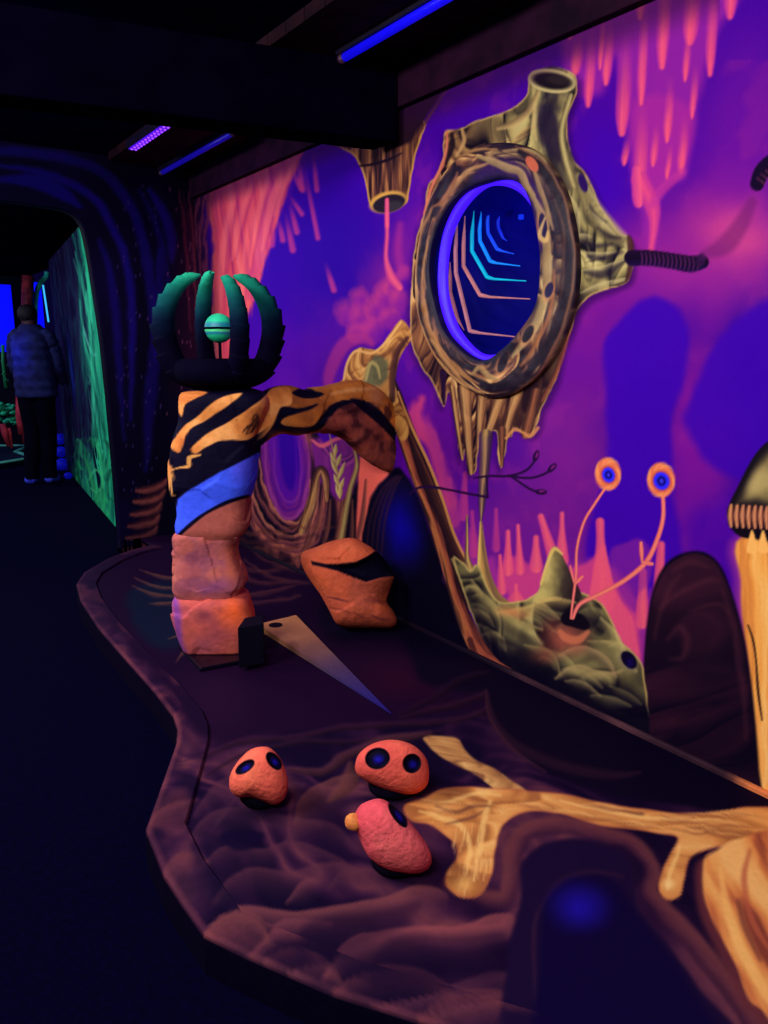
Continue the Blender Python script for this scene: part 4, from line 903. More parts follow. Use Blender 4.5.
# ---------------------------------------------------------------- return wall and corridor arch
XE = float(onY(121, 480, YR)[0])
def return_wall():
    edge = [(-420, 196), (-200, 196), (-60, 198), (0, 200), (40, 205), (66, 210), (80, 220), (87, 240), (94, 280), (104, 350), (112, 430), (118, 500), (121, 545), (122, 560)]
    q = catmull(edge, False, 16)
    E = np.array([onY(a, b, YR) for a, b in q])[:, [0, 2]]
    E[-1, 1] = 0
    s = np.concatenate([[0], np.cumsum(np.hypot(*np.diff(E, axis=0).T))])
    n = 420; t = np.linspace(0, s[-1], n)
    B = np.stack([np.interp(t, s, E[:, 0]), np.interp(t, s, E[:, 1])], 1)
    kc = int(np.argmin(np.hypot(q[:, 0] - 84, q[:, 1] - 228))); tc = s[kc]
    O = np.zeros_like(B)
    for i in range(n):
        if t[i] < tc: f = t[i] / tc; O[i] = (B[0, 0] + (WX - .001 - B[0, 0]) * f, ZC)
        else: f = (t[i] - tc) / (s[-1] - tc); O[i] = (WX - .001, ZC * (1 - f))
    m = 120; V = []
    for i in range(n):
        for j in range(m):
            w = j / (m - 1); a = B[i] * (1 - w) + O[i] * w
            V.append((a[0], YR, max(a[1], 0)))
    V = np.array(V)
    p = prep(V, V[:, 0], V[:, 2])
    n_ = fbm(p.u * 4, p.v * 1.2, 301, 4)
    p.c[:] = ramp(n_, [(.3, (4, 2, 20)), (.55, (6, 3, 28)), (.8, (11, 4, 42))])
    # strands of blue paint sweeping over the arch and down the jamb
    for k, (pts, w, c, a) in enumerate([([(-60, 150), (20, 152), (70, 160), (104, 174), (126, 200), (142, 236), (152, 300), (156, 360)], 5, (17, 9, 84), .8), ([(0, 165), (50, 175), (90, 195), (112, 225), (128, 270), (132, 330), (130, 420)], 4, (18, 10, 92), .9), ([(150, 190), (164, 214), (172, 240), (172, 262)], 5, (24, 10, 104), .8), ([(0, 180), (30, 180), (60, 192), (80, 206)], 7, (16, 9, 96), .8), ([(100, 240), (112, 280), (118, 350), (124, 440)], 4, (16, 8, 84), .8), ([(160, 250), (158, 320), (150, 400), (146, 470)], 6, (18, 8, 88), .7), ([(140, 190), (158, 230), (168, 290), (164, 360)], 3, (20, 8, 90), .6)]):
        p.tube(pts, [w * .4] + [w] * (len(pts) - 2) + [w * .3], c, 3, a, warp=1.5, seed=310 + k)
    mk = sstep(160, 200, p.x) * sstep(190, 230, p.y + 10 * fbm(p.u * 9, p.v * 9, 2)) * (1 - sstep(330, 520, p.y))
    p.put(np.arange(len(mk)), (48, 12, 34), mk * .8)
    for k in range(6):
        p.tube([(178 + k * 5, 190), (184 + k * 4, 225), (188 + k * 3.4, 270), (190 + k * 3, 330)], [.8, 1.6, 1.6, .8], [(96, 30, 46), (60, 14, 40), (120, 46, 58)][k % 3], 1.4, .7, warp=2, seed=320 + k)
    rg = random.Random(8)
    for k in range(120):
        x, y = rg.uniform(116, 204), rg.uniform(182, 500)
        p.oval(x, y, .8, 1.6, (120, 60, 90) if x > 165 else (60, 40, 96), 0, .4, .7)
    for k in range(7):                                       # stacked rust lumps near the floor
        y = 484 + k * 12; x = 158 - k * 2.6
        p.tube([(x - 20, y + 6), (x - 8, y + 5), (x + 3, y + 1), (x + 8, y - 4)], [3, 5.6, 6, 2.6], [(0, (20, 7, 26)), (.25, (62, 26, 36)), (.5, (140, 70, 60)), (.75, (96, 46, 48)), (1, (14, 5, 26))], 1.2, .95, .1, 330 + k, warp=1.5)
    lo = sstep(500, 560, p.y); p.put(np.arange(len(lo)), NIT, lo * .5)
    o = mesh_obj('wall_partition', V, [f[::-1] for f in grid_faces(n, m)], paint_mat('partition_paint', .7, .04, .08, 30), paint=p.attr())
    md = o.modifiers.new('thickness', 'SOLIDIFY'); md.thickness = .10; md.offset = 1
    tag(o, 'black partition with an arched corridor opening, blue strands and specks', 'wall', kind='structure')
return_wall()

# green painted passage wall beyond the arch
GA, GB = onZ(123, 536, 0), onZ(74, 478, 0)
def green_wall():
    d = (GB - GA)[:2]; L = np.hypot(*d)
    A = np.array([GA[0], GA[1]]); A = A + d / L * max(0, (YR + .11 - A[1]) / (d[1] / L)); 
    nU, nV = 150, 320
    us = np.linspace(0, 1.25, nU); vs = np.linspace(0, 2.35, nV)
    V, U, W = [], [], []
    nrm = np.array([-d[1], d[0]]) / L
    for u in us:
        for v in vs:
            q = A + d * u + nrm * (.10 * math.sin(v * 1.6) ** 2 * 0)
            V.append((q[0], q[1], v)); U.append(u * L); W.append(v)
    V = np.array(V); p = prep(V, U, W)
    w = fbm(p.u * 1.2, p.v * 1.2, 401, 3) - .5
    n = fbm(p.u * 2.2 + 3 * w, p.v * 1.4 + 2.4 * w, 402, 4)
    r = 1 - np.abs(2 * n - 1) * 3
    r2 = 1 - np.abs(2 * fbm(p.u * 4 + 3 * w, p.v * 2.6 + 3 * w, 403, 3) - 1) * 3
    g = np.clip(np.maximum(r, r2), 0, 1)
    k = sstep(80, 106, p.x + 10 * w - (p.y - 380) * .07) * .95 + sstep(420, 490, p.y) * .7 * sstep(66, 88, p.x)
    c = ramp(g, [(0, (5, 8, 34)), (.35, (6, 40, 52)), (.65, (16, 124, 96)), (1, (60, 220, 156))])
    dk = ramp(g, [(0, (9, 4, 36)), (.6, (20, 10, 48)), (1, (18, 34, 62))])
    kk = np.clip(k, 0, 1)[:, None]
    p.c[:] = dk * (1 - kk) + c * kk
    # pale loop, bright rim
    for pts, wd, col in [([(80, 300), (82, 322), (87, 342), (93, 354), (98, 352), (98, 330), (94, 300)], 1, (90, 190, 170)), ([(80, 222), (88, 262), (95, 310), (101, 356), (108, 420), (113, 470), (117, 520)], 3.4, (40, 196, 140)), ([(92, 300), (98, 346), (106, 400), (108, 450)], 2, (30, 150, 120)), ([(74, 470), (84, 500), (100, 525)], 2, (24, 120, 70)), ([(96, 440), (104, 470), (102, 500), (110, 525)], 3, (48, 190, 120)), ([(84, 455), (92, 480), (98, 505)], 2, (40, 150, 90)), ([(88, 480), (96, 470), (104, 480), (98, 492), (90, 488)], 1.2, (60, 190, 120))]:
        p.tube(pts, [wd * .6] + [wd] * (len(pts) - 2) + [wd * .6], col, 1.4, .85, warp=1, seed=410)
    ex = lambda y: np.interp(y, [200, 215, 280, 350, 430, 530], [82, 85, 94, 102, 111, 120])
    def strand(rg):
        o = abs(rg.gauss(0, 9)) + 1; y = rg.uniform(215, 520); l = rg.uniform(30, 90)
        return [(ex(y + l * f) - o * (1 + .3 * math.sin(y + f * 2)), y + l * f) for f in (-.5, -.2, .2, .5)]
    p.strokes(60, 421, strand, lambda q: [(20, 130, 100), (40, 196, 140), (16, 96, 80), (60, 220, 160)][int(q[0][1]) % 4], (.5, 1.4), .7)
    def web(rg):
        x = rg.uniform(72, 116); y = rg.uniform(430, 530); a = rg.uniform(0, 6.28); r = rg.uniform(3, 9)
        return [(x + r * math.cos(a + t) * .5, y + r * 1.6 * math.sin(a + t)) for t in (0, .7, 1.4, 2.1)]
    p.strokes(70, 422, web, lambda q: [(24, 140, 84), (40, 186, 110), (12, 80, 60)][int(q[0][1]) % 3], (.6, 1.5), .8)
    p.strokes(26, 423, lambda rg: (lambda x, y, l: [(x - 3, y - l), (x, y), (x + 2, y + l)])(rg.uniform(60, 84), rg.uniform(260, 440), rg.uniform(16, 40)), lambda q: [(44, 18, 66), (14, 40, 66), (20, 60, 70)][int(q[0][1]) % 3], (.5, 1.2), .6)
    o = mesh_obj('wall_passage', V, [f[::-1] for f in grid_faces(nU, nV)], paint_mat('passage_paint', .7, .04, .08, 30), paint=p.attr())
    md = o.modifiers.new('thickness', 'SOLIDIFY'); md.thickness = .08; md.offset = -1
    tag(o, 'passage wall beyond the arch painted with glowing green webbing', 'wall', kind='structure')
green_wall()

# ================================================================== GOLF PLATFORM
OUT = [(152, 546), (132, 551), (108, 560), (84, 574), (76, 586), (80, 602), (98, 630), (124, 660), (154, 694), (173, 719), (177, 732), (176, 746), (156, 803), (145, 833), (163, 878), (204, 936), (245, 956), (284, 973), (335, 995), (421, 1022)]
OP = [onZ(a, b, ZP)[:2] for a, b in OUT]
dl = OP[-1] - OP[-2]; dl /= np.linalg.norm(dl)
OP.append(OP[-1] + dl * (WX - .03 - OP[-1][0]) / dl[0])
OP = np.array(OP)
s_ = np.concatenate([[0], np.cumsum(np.hypot(*np.diff(OP, axis=0).T))])
tt = np.unique(np.concatenate([np.arange(0, s_[-1], .012), s_]))
KP = np.stack([np.interp(tt, s_, OP[:, 0]), np.interp(tt, s_, OP[:, 1])], 1)
plat = empty('golf_platform', (1.3, 2.2, 0), 'low raised minigolf platform with swirling brown and amber painted top beside the mural', 'platform')
def inset(P, w):
    # inward normals, smoothed so the kerb mitres cleanly
    d = np.gradient(P, axis=0); k = np.ones(9) / 9
    dd = np.stack([np.convolve(np.pad(d[:, j], 4, 'edge'), k, 'valid') for j in range(2)], 1)
    nn = np.stack([-dd[:, 1], dd[:, 0]], 1); nn /= np.linalg.norm(nn, axis=1)[:, None]
    return P + nn * w
def build_platform():
    pol = inset(KP, .03)
    poly = np.vstack([pol, [(WX - .003, pol[-1, 1]), (WX - .003, YR - .003), (pol[0, 0], YR - .003)]])
    xs = np.concatenate([np.arange(poly[:, 0].min(), WX - .003, .0065), [WX - .003]]); ys = np.arange(poly[:, 1].min(), YR - .003, .0065)
    X, Y = np.meshgrid(xs, ys, indexing='ij'); sh = X.shape; X, Y = X.ravel(), Y.ravel()
    sd = sdf(X, Y, np.vstack([pol[::4], poly[-3:]]))
    P = np.stack([X, Y, np.full_like(X, ZP)], 1)
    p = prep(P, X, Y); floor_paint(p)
    a = (np.arange(sh[0] - 1)[:, None] * sh[1] + np.arange(sh[1] - 1)[None, :]).ravel()
    Fc = np.stack([a, a + sh[1], a + sh[1] + 1, a + 1], 1)
    Fc = Fc[(sd[Fc] < .004).all(1)]
    used = np.unique(Fc); mp = np.full(len(P), -1); mp[used] = np.arange(len(used))
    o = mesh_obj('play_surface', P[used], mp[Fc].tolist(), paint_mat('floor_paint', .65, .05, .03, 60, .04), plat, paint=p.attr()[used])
    md = o.modifiers.new('thickness', 'SOLIDIFY'); md.thickness = .02; md.offset = -1
    # kerb
    prof = [(.105, ZP - .01), (.105, ZP + .006), (.100, ZP + .012)] + [(w, ZP + .012) for w in np.linspace(.09, .012, 9)] + [(.004, ZP + .010), (0, ZP + .003), (0, ZP - .03), (0, 0)]
    V = []
    rows = [inset(KP, w) for w, z in prof]
    for i in range(len(KP)):
        for j, (w, z) in enumerate(prof): V.append((rows[j][i, 0], rows[j][i, 1], z))
    V = np.array(V); p = prep(V, V[:, 0], V[:, 1]); floor_paint(p)
    m = len(prof)
    low_ = sstep(860, 905, p.y) * .011          # the step between kerb and play floor fades out at the front
    V[:, 2] = np.where(V[:, 2] > ZP - .005, V[:, 2] - low_, V[:, 2])
    along = np.repeat(tt, m); jj = np.tile(np.arange(m), len(KP))
    b = fbm(along * 3.3, jj * .06, 431, 3)
    hi = sstep(.56, .70, b)
    p.put(np.arange(len(hi)), (104, 50, 60), hi * .5)
    lo = 1 - sstep(.30, .45, b); p.put(np.arange(len(lo)), (16, 5, 36), lo * .5)
    rim = np.isin(jj, (m - 5, m - 4, m - 3)).astype(float); p.put(np.arange(len(rim)), (130, 62, 68), rim * .5 * (.55 + .9 * (fbm(along * 2, jj * 0, 4, 3) - .3)))
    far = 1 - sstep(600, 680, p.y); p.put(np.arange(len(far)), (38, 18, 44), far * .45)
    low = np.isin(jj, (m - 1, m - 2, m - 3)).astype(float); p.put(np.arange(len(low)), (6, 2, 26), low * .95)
    mesh_obj('kerb', V, grid_faces(len(KP), m), paint_mat('kerb_paint', .65, .05, .05, 60, .1), plat, paint=p.attr(), smooth=False)
build_platform()
# ================================================================== ROUND WINDOW
win = empty('infinity_window', (WX, WYC, WZC - R_IN), 'round infinity-mirror window in a raised bony ring on the purple mural', 'window')
def window():
    # raised ring, traced outer and inner edges about the window centre
    OUTER = [(575, 262), (572, 300), (562, 334), (546, 364), (524, 386), (500, 397), (478, 395), (458, 384), (438, 364), (422, 334), (414, 300), (414, 268), (418, 236), (426, 204), (440, 176), (456, 158), (476, 146), (500, 142), (524, 146), (544, 160), (560, 186), (570, 220)]
    INNER = [(538, 262), (537, 290), (531, 310), (519, 328), (508, 342), (498, 351), (488, 358), (476, 359), (460, 350), (444, 332), (433, 304), (428, 276), (430, 248), (439, 220), (454, 199), (470, 187), (490, 180), (508, 180), (521, 187), (530, 206), (535, 234)]
    lift = .03
    cpx = project(np.array([[WX - lift, WYC, WZC]])); cx, cy_ = float(cpx[0][0]), float(cpx[1][0])
    def polar(pts):
        q = catmull(pts, True, 12); M = np.array([onX(a, b, WX - lift) for a, b in q])
        th = np.arctan2(M[:, 2] - WZC, M[:, 1] - WYC); r = np.hypot(M[:, 2] - WZC, M[:, 1] - WYC)
        o = np.argsort(th); return th[o], r[o]
    to, ro = polar(OUTER); ti, ri = polar(INNER)
    n = 520; T = np.linspace(-math.pi, math.pi, n, endpoint=False)
    Ro = np.interp(T, to, ro, period=2 * math.pi); Ri = np.interp(T, ti, ri, period=2 * math.pi)
    Ri = Ri * (1 + .006 * np.sin(T * 7))
    pf = [(0, 0), (0, .6)] + [(w, 1 - .25 * (abs(w - .5) * 2) ** 4) for w in np.linspace(.015, .985, 44)] + [(1, .5), (1.0, -.1), (1.0, -.25)]
    V = []
    for k in range(n):
        for w, h in pf:
            r = Ro[k] + (Ri[k] - Ro[k]) * w
            y, z = WYC + r * math.cos(T[k]), WZC + r * math.sin(T[k])
            bump = 0
            if 0 < w < 1: bump = .012 * (fbm(np.array([y * 9]), np.array([z * 9]), 501, 3)[0] - .5) * 2 * math.sin(math.pi * w)
            V.append((WX - lift * h - bump, y, z))
    V = np.array(V); p = prep(V, V[:, 1], V[:, 2])
    m = len(pf); w_ = np.tile(np.array([a for a, b in pf]), n); i = np.arange(len(V)); th = np.repeat(T, m)
    # brown bone on the left and below, olive on the right
    nn = p.lumps(i, 1, 502, uv=(th * 2.6, w_ * 2.6 + .4 * np.sin(th * 3)), lx=.3, ly=-1)
    nn = 1.25 * nn - .08
    a = ramp(nn, [(0, DRK), (.3, (50, 26, 32)), (.55, (108, 62, 46)), (.78, (170, 116, 68)), (1, (222, 176, 108))])
    b = ramp(nn, [(0, (22, 12, 36)), (.3, (60, 38, 46)), (.6, (122, 94, 66)), (1, (206, 180, 116))])
    k = sstep(480, 540, p.x - .3 * (p.y - 250))[:, None]
    p.c[:] = a * (1 - k) + b * k
    def arcs(rg):
        a = rg.uniform(0, 6.283); s = rg.uniform(.70, .98); L = rg.uniform(.12, .34); g = rg.uniform(-.10, .10)
        return [(495 + 80 * (s + g * f) * math.cos(a + L * f), 270 + 127 * (s + g * f) * math.sin(a + L * f)) for f in (-.5, -.2, .2, .5)]
    p.strokes(40, 641, arcs, lambda q: [(0, (190, 140, 84) if q[0][0] < 500 or q[0][1] > 330 else (190, 164, 108)), (.35, (124, 78, 54)), (.7, (52, 26, 32)), (1, (20, 8, 26))], (1.6, 3.6), .5)
    # hollows at the top run into deep blue
    p.fill([(462, 200), (480, 168), (505, 158), (530, 174), (542, 200), (548, 240), (535, 250), (525, 200), (505, 186), (480, 190)], (40, 8, 80), 5, .85, 3, 10, 503)
    for pts, w in [([(434, 214), (440, 195), (448, 180), (458, 168)], 6), ([(420, 290), (418, 268), (425, 236)], 4), ([(420, 334), (417, 310), (419, 296)], 3.4), ([(432, 330), (428, 300), (430, 262), (438, 228)], 3), ([(470, 376), (492, 388), (520, 380), (540, 360)], 5), ([(446, 350), (462, 364), (480, 372)], 3), ([(520, 151), (548, 174), (563, 212), (569, 262), (563, 310), (546, 350), (524, 376)], 6)]:
        p.tube(pts, [w * .4] + [w] * (len(pts) - 2) + [w * .4], (18, 6, 26), 2, .92, warp=2, seed=int(w * 7))
    for pts, w, c in [([(440, 176), (426, 205), (417, 240), (415, 285), (420, 325), (434, 356), (458, 382), (484, 394)], 2, (228, 170, 100)), ([(528, 188), (543, 222), (548, 262), (543, 304), (530, 334), (512, 356)], 4, (196, 166, 106)), ([(516, 146), (546, 166), (566, 206), (574, 262), (566, 316), (548, 358)], 1.4, (150, 98, 66)), ([(440, 206), (452, 188), (468, 172), (488, 164)], 2.6, (214, 160, 96)), ([(424, 300), (432, 336), (452, 366), (478, 384)], 2.4, (206, 146, 86)), ([(424, 205), (440, 175), (456, 158), (476, 150), (496, 150)], 1.8, (206, 150, 88)), ([(433, 206), (442, 202), (452, 186), (458, 172)], 2.4, (170, 104, 66)), ([(418, 250), (424, 226), (432, 208)], 1.8, (190, 130, 76)), ([(478, 156), (492, 162), (506, 168), (520, 172), (526, 186), (534, 196)], 4, (196, 164, 100)), ([(422, 270), (422, 300), (428, 330), (440, 350), (456, 366), (470, 380)], 2.4, (186, 126, 74)), ([(430, 340), (434, 344), (446, 362), (462, 380), (480, 392)], 1.8, (206, 150, 90)), ([(436, 310), (444, 334), (460, 352), (478, 362)], 2, (150, 90, 58)), ([(472, 374), (480, 368), (488, 376), (498, 380)], 3, (190, 150, 84)), ([(532, 166), (538, 186), (546, 206), (552, 230)], 2.6, (186, 150, 96)), ([(546, 206), (548, 240), (544, 268), (548, 300)], 3, (170, 134, 84)), ([(552, 194), (562, 226), (564, 260), (560, 300)], 1.6, (90, 56, 50)), ([(508, 396), (530, 384), (548, 362), (562, 330)], 1.6, (120, 64, 50)), ([(554, 270), (550, 310), (538, 340), (520, 366)], 2.4, (176, 108, 66)), ([(426, 288), (424, 262), (430, 236)], 1.4, (206, 150, 90))]:
        p.tube(pts, [w * .4] + [w] * (len(pts) - 2) + [w * .4], [(0, c), (1, tuple(x * .7 for x in c))], 1.6, .85, warp=1.6, seed=int(pts[0][0]))
    for x, y, rx, ry, ang in [(503, 362, 4.4, 11, .35), (528, 334, 4.4, 9.5, .5), (549, 290, 4, 8, .3), (487, 361, 3.4, 4.4, .6), (543, 226, 4, 13, -.1), (532, 164, 5, 9, -.6)]:
        if (x, y) != (532, 164): p.oval(x - 1, y + 2, rx + 1.6, ry + 2.4, (200, 134, 80), ang, .35, .6)
        p.oval(x, y, rx, ry, (190, 92, 66) if (x, y) == (532, 164) else (20, 8, 60 if x > 540 else 26), ang, .15)
    p.tube([(545, 218), (540, 232), (541, 238), (546, 240), (548, 232)], [1, 2, 2.4, 2.4, 1.4], (206, 170, 104), 1.2, .9)
    p.c[:] = p.c * (1 - sstep(.80, .97, w_)[:, None] * .9 * (1 - sstep(500, 530, p.x))[:, None]) + np.array((8, 2, 40)) * (sstep(.80, .97, w_) * .9 * (1 - sstep(500, 530, p.x)))[:, None]
    inn = np.isin(np.tile(np.arange(m), n), (m - 1, m - 2)).astype(float); p.put(i, (8, 2, 34), inn)
    mesh_obj('bony_ring', V, grid_faces(n, m, True), paint_mat('ring_paint', .5, .2, .12, 40), win, paint=p.attr())
    # recess behind the opening
    DP = .62
    Rr = R_IN + .045
    prof = [(Rr, 0.004), (Rr, .16), (Rr - .02, .165), (Rr - .04, DP), (.02, DP + .01)]
    V, Fc = [], []
    for r, d in prof:
        for k in range(64):
            t = 2 * math.pi * k / 64; V.append((WX + d, WYC + r * math.cos(t), WZC + r * math.sin(t)))
    for a_ in range(len(prof) - 1):
        for k in range(64): k2 = (k + 1) % 64; Fc.append((a_ * 64 + k, a_ * 64 + k2, (a_ + 1) * 64 + k2, (a_ + 1) * 64 + k))
    Fc.append(tuple((len(prof) - 1) * 64 + k for k in range(64)))
    mesh_obj('mirror_box', V, Fc, mat('deep_blue_mirror', (6, 6, 120), .6, .05, (4, 4, 90), 2, emit=(3, 3, 70), estr=.5), win)  # emission imitates the blue glow inside the mirror
    # violet light ring on the rim of the recess
    XL = WX + .012
    lp = catmull([(492, 181), (466, 200), (449, 232), (443, 272), (446, 306), (459, 337), (484, 359), (512, 352), (540, 322), (553, 272), (545, 222), (522, 188)], True, 10)
    path = [onX(x, y, XL) for x, y in lp]
    V, Fc = tube_vf(path, [.018 + .010 * sstep(500, 440, np.array([x]))[0] for x, y in lp], 14, True, flat=(1, .6), ref=(1, 0, 0))
    o = mesh_obj('light_ring', V, Fc, mat('violet_led', (40, 10, 200), .4, .2, emit=(66, 18, 252), estr=1.0), win); o['label'] = 'violet glowing light ring'
    pl_ = bpy.data.lights.new('mirror_glow', 'POINT'); pl_.energy = 2.2; pl_.color = (.05, .06, 1); pl_.shadow_soft_size = .03
    plo = bpy.data.objects.new('mirror_glow', pl_); COL.objects.link(plo); plo.location = (WX + .30, WYC - .12, WZC + .16)
    # nested angular light strips, each deeper than the last
    ST = [([(450, 262), (450, 292), (457, 318), (464, 330)], (130, 74, 90), .5, .030, 'dusky pink'),
          ([(457.5, 218), (455.5, 250), (456, 273), (470, 331), (480, 333), (526, 338)], (150, 92, 100), .58, .045, 'dusky pink'),
          ([(465, 216), (463.5, 245), (463.5, 266), (480, 295), (490, 297), (530, 299)], (160, 98, 100), .62, .085, 'dusky pink'),
          ([(474, 211), (472, 235), (472, 251), (487, 277), (494, 279), (526, 281)], (0, 150, 180), .75, .125, 'teal'),
          ([(481.5, 210), (479.5, 230), (480, 241), (490, 261), (496, 263), (520, 266)], (10, 112, 214), .8, .165, 'light blue'),
          ([(489, 206), (487.5, 222), (488, 233), (497, 249), (502, 251), (514, 254)], (18, 64, 206), .7, .205, 'blue'),
          ([(499.5, 216), (498, 222), (498.5, 228), (503, 238), (507, 241)], (16, 36, 180), .7, .245, 'deep blue')]
    for k, (pts, c, e, d, nm) in enumerate(ST):
        X = WX + d; q = []
        for j in range(len(pts) - 1):
            for s_q in np.linspace(0, 1, 7, endpoint=False): q.append((pts[j][0] + (pts[j + 1][0] - pts[j][0]) * s_q, pts[j][1] + (pts[j + 1][1] - pts[j][1]) * s_q))
        q.append(pts[-1]); path = [onX(x, y, X) for x, y in q]; f = np.linspace(0, 1, len(q))
        V, Fc = tube_vf(path, (.0088 - .0003 * k) * (.25 + .75 * sstep(0, .2, f) * (1 - sstep(.60, 1, f))), 8, ref=(1, 0, 0))
        o = mesh_obj('light_strip', V, Fc, mat('strip_glow_%d' % k, c, .5, .2, emit=c, estr=e), win); o['label'] = nm + ' angular light strip'
    V, Fc = lathe_vf([(.0, -.012), (.012, -.008), (.012, .008), (0, .012)], onX(521, 217, WX + .30), 12)
    mesh_obj('pilot_light', V, Fc, mat('blue_led', (10, 20, 160), .5, .2, emit=(16, 50, 220), estr=.8), win)
window()

# ================================================================== STACKED ROCK COLUMN AND ARCH
CB = onZ(216, 652, ZP)                       # middle of the column's foot
HF = np.array([sy, cy, 0.0])                 # horizontal view direction
HR = RIGHT
def onPlane(x, y, c=CB):                     # upright plane through c facing the camera
    d = ray(x, y); t = ((c - CAM) @ HF) / (d @ HF); return CAM + d * t
arch = empty('rock_arch', (CB[0], CB[1], ZP), 'stacked orange rock column with blue band arching over to the purple mural', 'arch')

def facet(P, s, seed):
    """chipped planes: every patch of stone has a tilt of its own"""
    rg = np.random.RandomState(seed)
    lo, hi = P.min(0), P.max(0); n = int(np.clip(np.prod((hi - lo) * s * .55 + .6), 10, 60))
    C = lo + rg.rand(n, 3) * (hi - lo); G = rg.randn(n, 3) * .55 * s; B = rg.randn(n) * .12
    W = P + .03 / s * 9 * (fbm3(P, s * .9, seed + 2, 2)[:, None] - .5)
    d = ((W[:, None, :] - C[None]) ** 2).sum(-1); k = d.argmin(1)
    return np.clip(B[k] + ((P - C[k]) * G[k]).sum(1), -.6, .6)

def loft(name, levels, painter, parent, seed, amp=.02, depth=.85, power=3.2, nseg=150, per=12, shift=0):
    L = catmull(levels, False, per)
    V = []
    m = len(L)
    for (y, xl, xr) in L:
        a, b = onPlane(xl, y), onPlane(xr, y); c = (a + b) / 2 + HF * shift; r = np.linalg.norm(b - a) / 2
        for k in range(nseg):
            t = 2 * math.pi * k / nseg; ct, st = math.cos(t), math.sin(t)
            q = (abs(ct) ** power + abs(st) ** power) ** (-1 / power)
            V.append(c + HR * r * q * ct + HF * r * depth * q * st)
    V = np.array(V)
    cen = np.repeat(V.reshape(m, nseg, 3).mean(1), nseg, 0)
    dr = V - cen; ln = np.linalg.norm(dr, axis=1)[:, None]
    V = V + dr / ln * (facet(V, 8, seed)[:, None] * amp * 1.1 + (fbm3(V, 40, seed + 3, 2)[:, None] - .5) * amp * .25)
    V[:, 2] = np.maximum(V[:, 2], ZP + .0185)
    Fc = []
    for i in range(m - 1):
        for k in range(nseg):
            k2 = (k + 1) % nseg; Fc.append((i * nseg + k2, i * nseg + k, (i + 1) * nseg + k, (i + 1) * nseg + k2))
    V = np.vstack([V, V[:nseg].mean(0), V[-nseg:].mean(0)])
    b0, t0 = m * nseg, m * nseg + 1
    for k in range(nseg):
        k2 = (k + 1) % nseg; Fc.append((b0, k, k2)); Fc.append((t0, (m - 1) * nseg + k2, (m - 1) * nseg + k))
    p = prep(V, (V - CB) @ HR, V[:, 2]); painter(p, V)
    return mesh_obj(name, V, [f[::-1] for f in Fc], paint_mat('rock_paint', .7, .06, .14, 45, .1), parent, paint=p.attr())

def rock_noise(p, V, stops, s=7, seed=1):
    n = fbm3(V, s, seed, 4); p.c[:] = ramp(n, stops)

def patches(p, seed, box, n, a):
    rg = random.Random(seed); x0, y0, x1, y1 = box
    for k in range(n):
        x, y, s = rg.uniform(x0, x1), rg.uniform(y0, y1), rg.uniform(5, 13)
        q = [(x + s * rg.uniform(.7, 1.3) * math.cos(t + .3), y + s * rg.uniform(.6, 1.2) * math.sin(t + .3)) for t in (0, 1.3, 2.5, 3.8, 5.0)]
        p.fill(q, [(120, 56, 84), (226, 118, 92), (150, 70, 78), (206, 96, 84), (130, 66, 110)][k % 5], 1.2, a * rg.uniform(.5, 1), 1, 14, seed + k, smooth=False)
def p_foot(p, V):
    rock_noise(p, V, [(.3, (170, 76, 86)), (.5, (220, 98, 86)), (.7, (238, 116, 80))], 6, 601)
    patches(p, 671, (176, 602, 236, 655), 8, .3)
    p.blob(234, 612, 26, 26, (255, 104, 50), .9, 4, 14, 602); p.blob(205, 645, 26, 22, (176, 88, 110), .7, 4, 14, 603)
    p.fill([(171, 596), (178, 600), (183, 640), (190, 662), (176, 640)], (120, 62, 170), 4, .8, 2, 14, 604)  # violet light from the corridor painted onto the left side
    p.blob(204, 616, 10, 8, (130, 56, 76), .6, 3, 20, 605)
def p_mid(p, V):
    rock_noise(p, V, [(.3, (136, 70, 92)), (.5, (176, 92, 92)), (.7, (206, 110, 88))], 7, 611)
    patches(p, 661, (174, 536, 242, 590), 13, .42)
    p.blob(212, 588, 34, 14, (120, 60, 120), .6, 4, 14, 612); p.blob(232, 560, 12, 34, (208, 104, 70), .7, 3, 14, 613)
    p.fill([(174, 532), (192, 540), (190, 552), (176, 552)], (196, 100, 88), 2, .7, 2, 14, 614)
def stripes(p):
    def og(i, d): return ramp(fbm(p.u[i] * 9, p.v[i] * 9, 628, 4), [(.3, (190, 104, 50)), (.5, (222, 136, 66)), (.72, (240, 164, 92))])
    p.fill([(179, 395), (190, 391), (207, 392), (194, 399), (185, 405), (182, 416), (178, 410)], ORG, .8, 1, .6, 14, 629, shade=og)
    p.fill([(171, 446), (177, 435), (185, 426), (197, 417), (210, 405), (223, 397), (242, 393), (232, 403), (219, 412), (205, 421), (192, 428), (185, 437), (180, 452), (173, 450)], ORG, .8, 1, .8, 14, 630, shade=og)
    p.fill([(191, 451), (194, 445), (210, 432), (230, 421), (250, 408), (263, 398), (272, 388), (288, 386), (292, 403), (280, 410), (272, 423), (257, 434), (246, 440), (230, 440), (219, 441), (205, 448), (196, 454)], ORG, .8, 1, .8, 14, 631, shade=og)
    for q in ([(243, 432), (248, 426), (246, 434), (253, 424), (252, 432), (259, 420), (257, 428)], [(252, 420), (256, 414), (259, 418)]): p.tube(q, .8, (60, 32, 26), .6, .8)
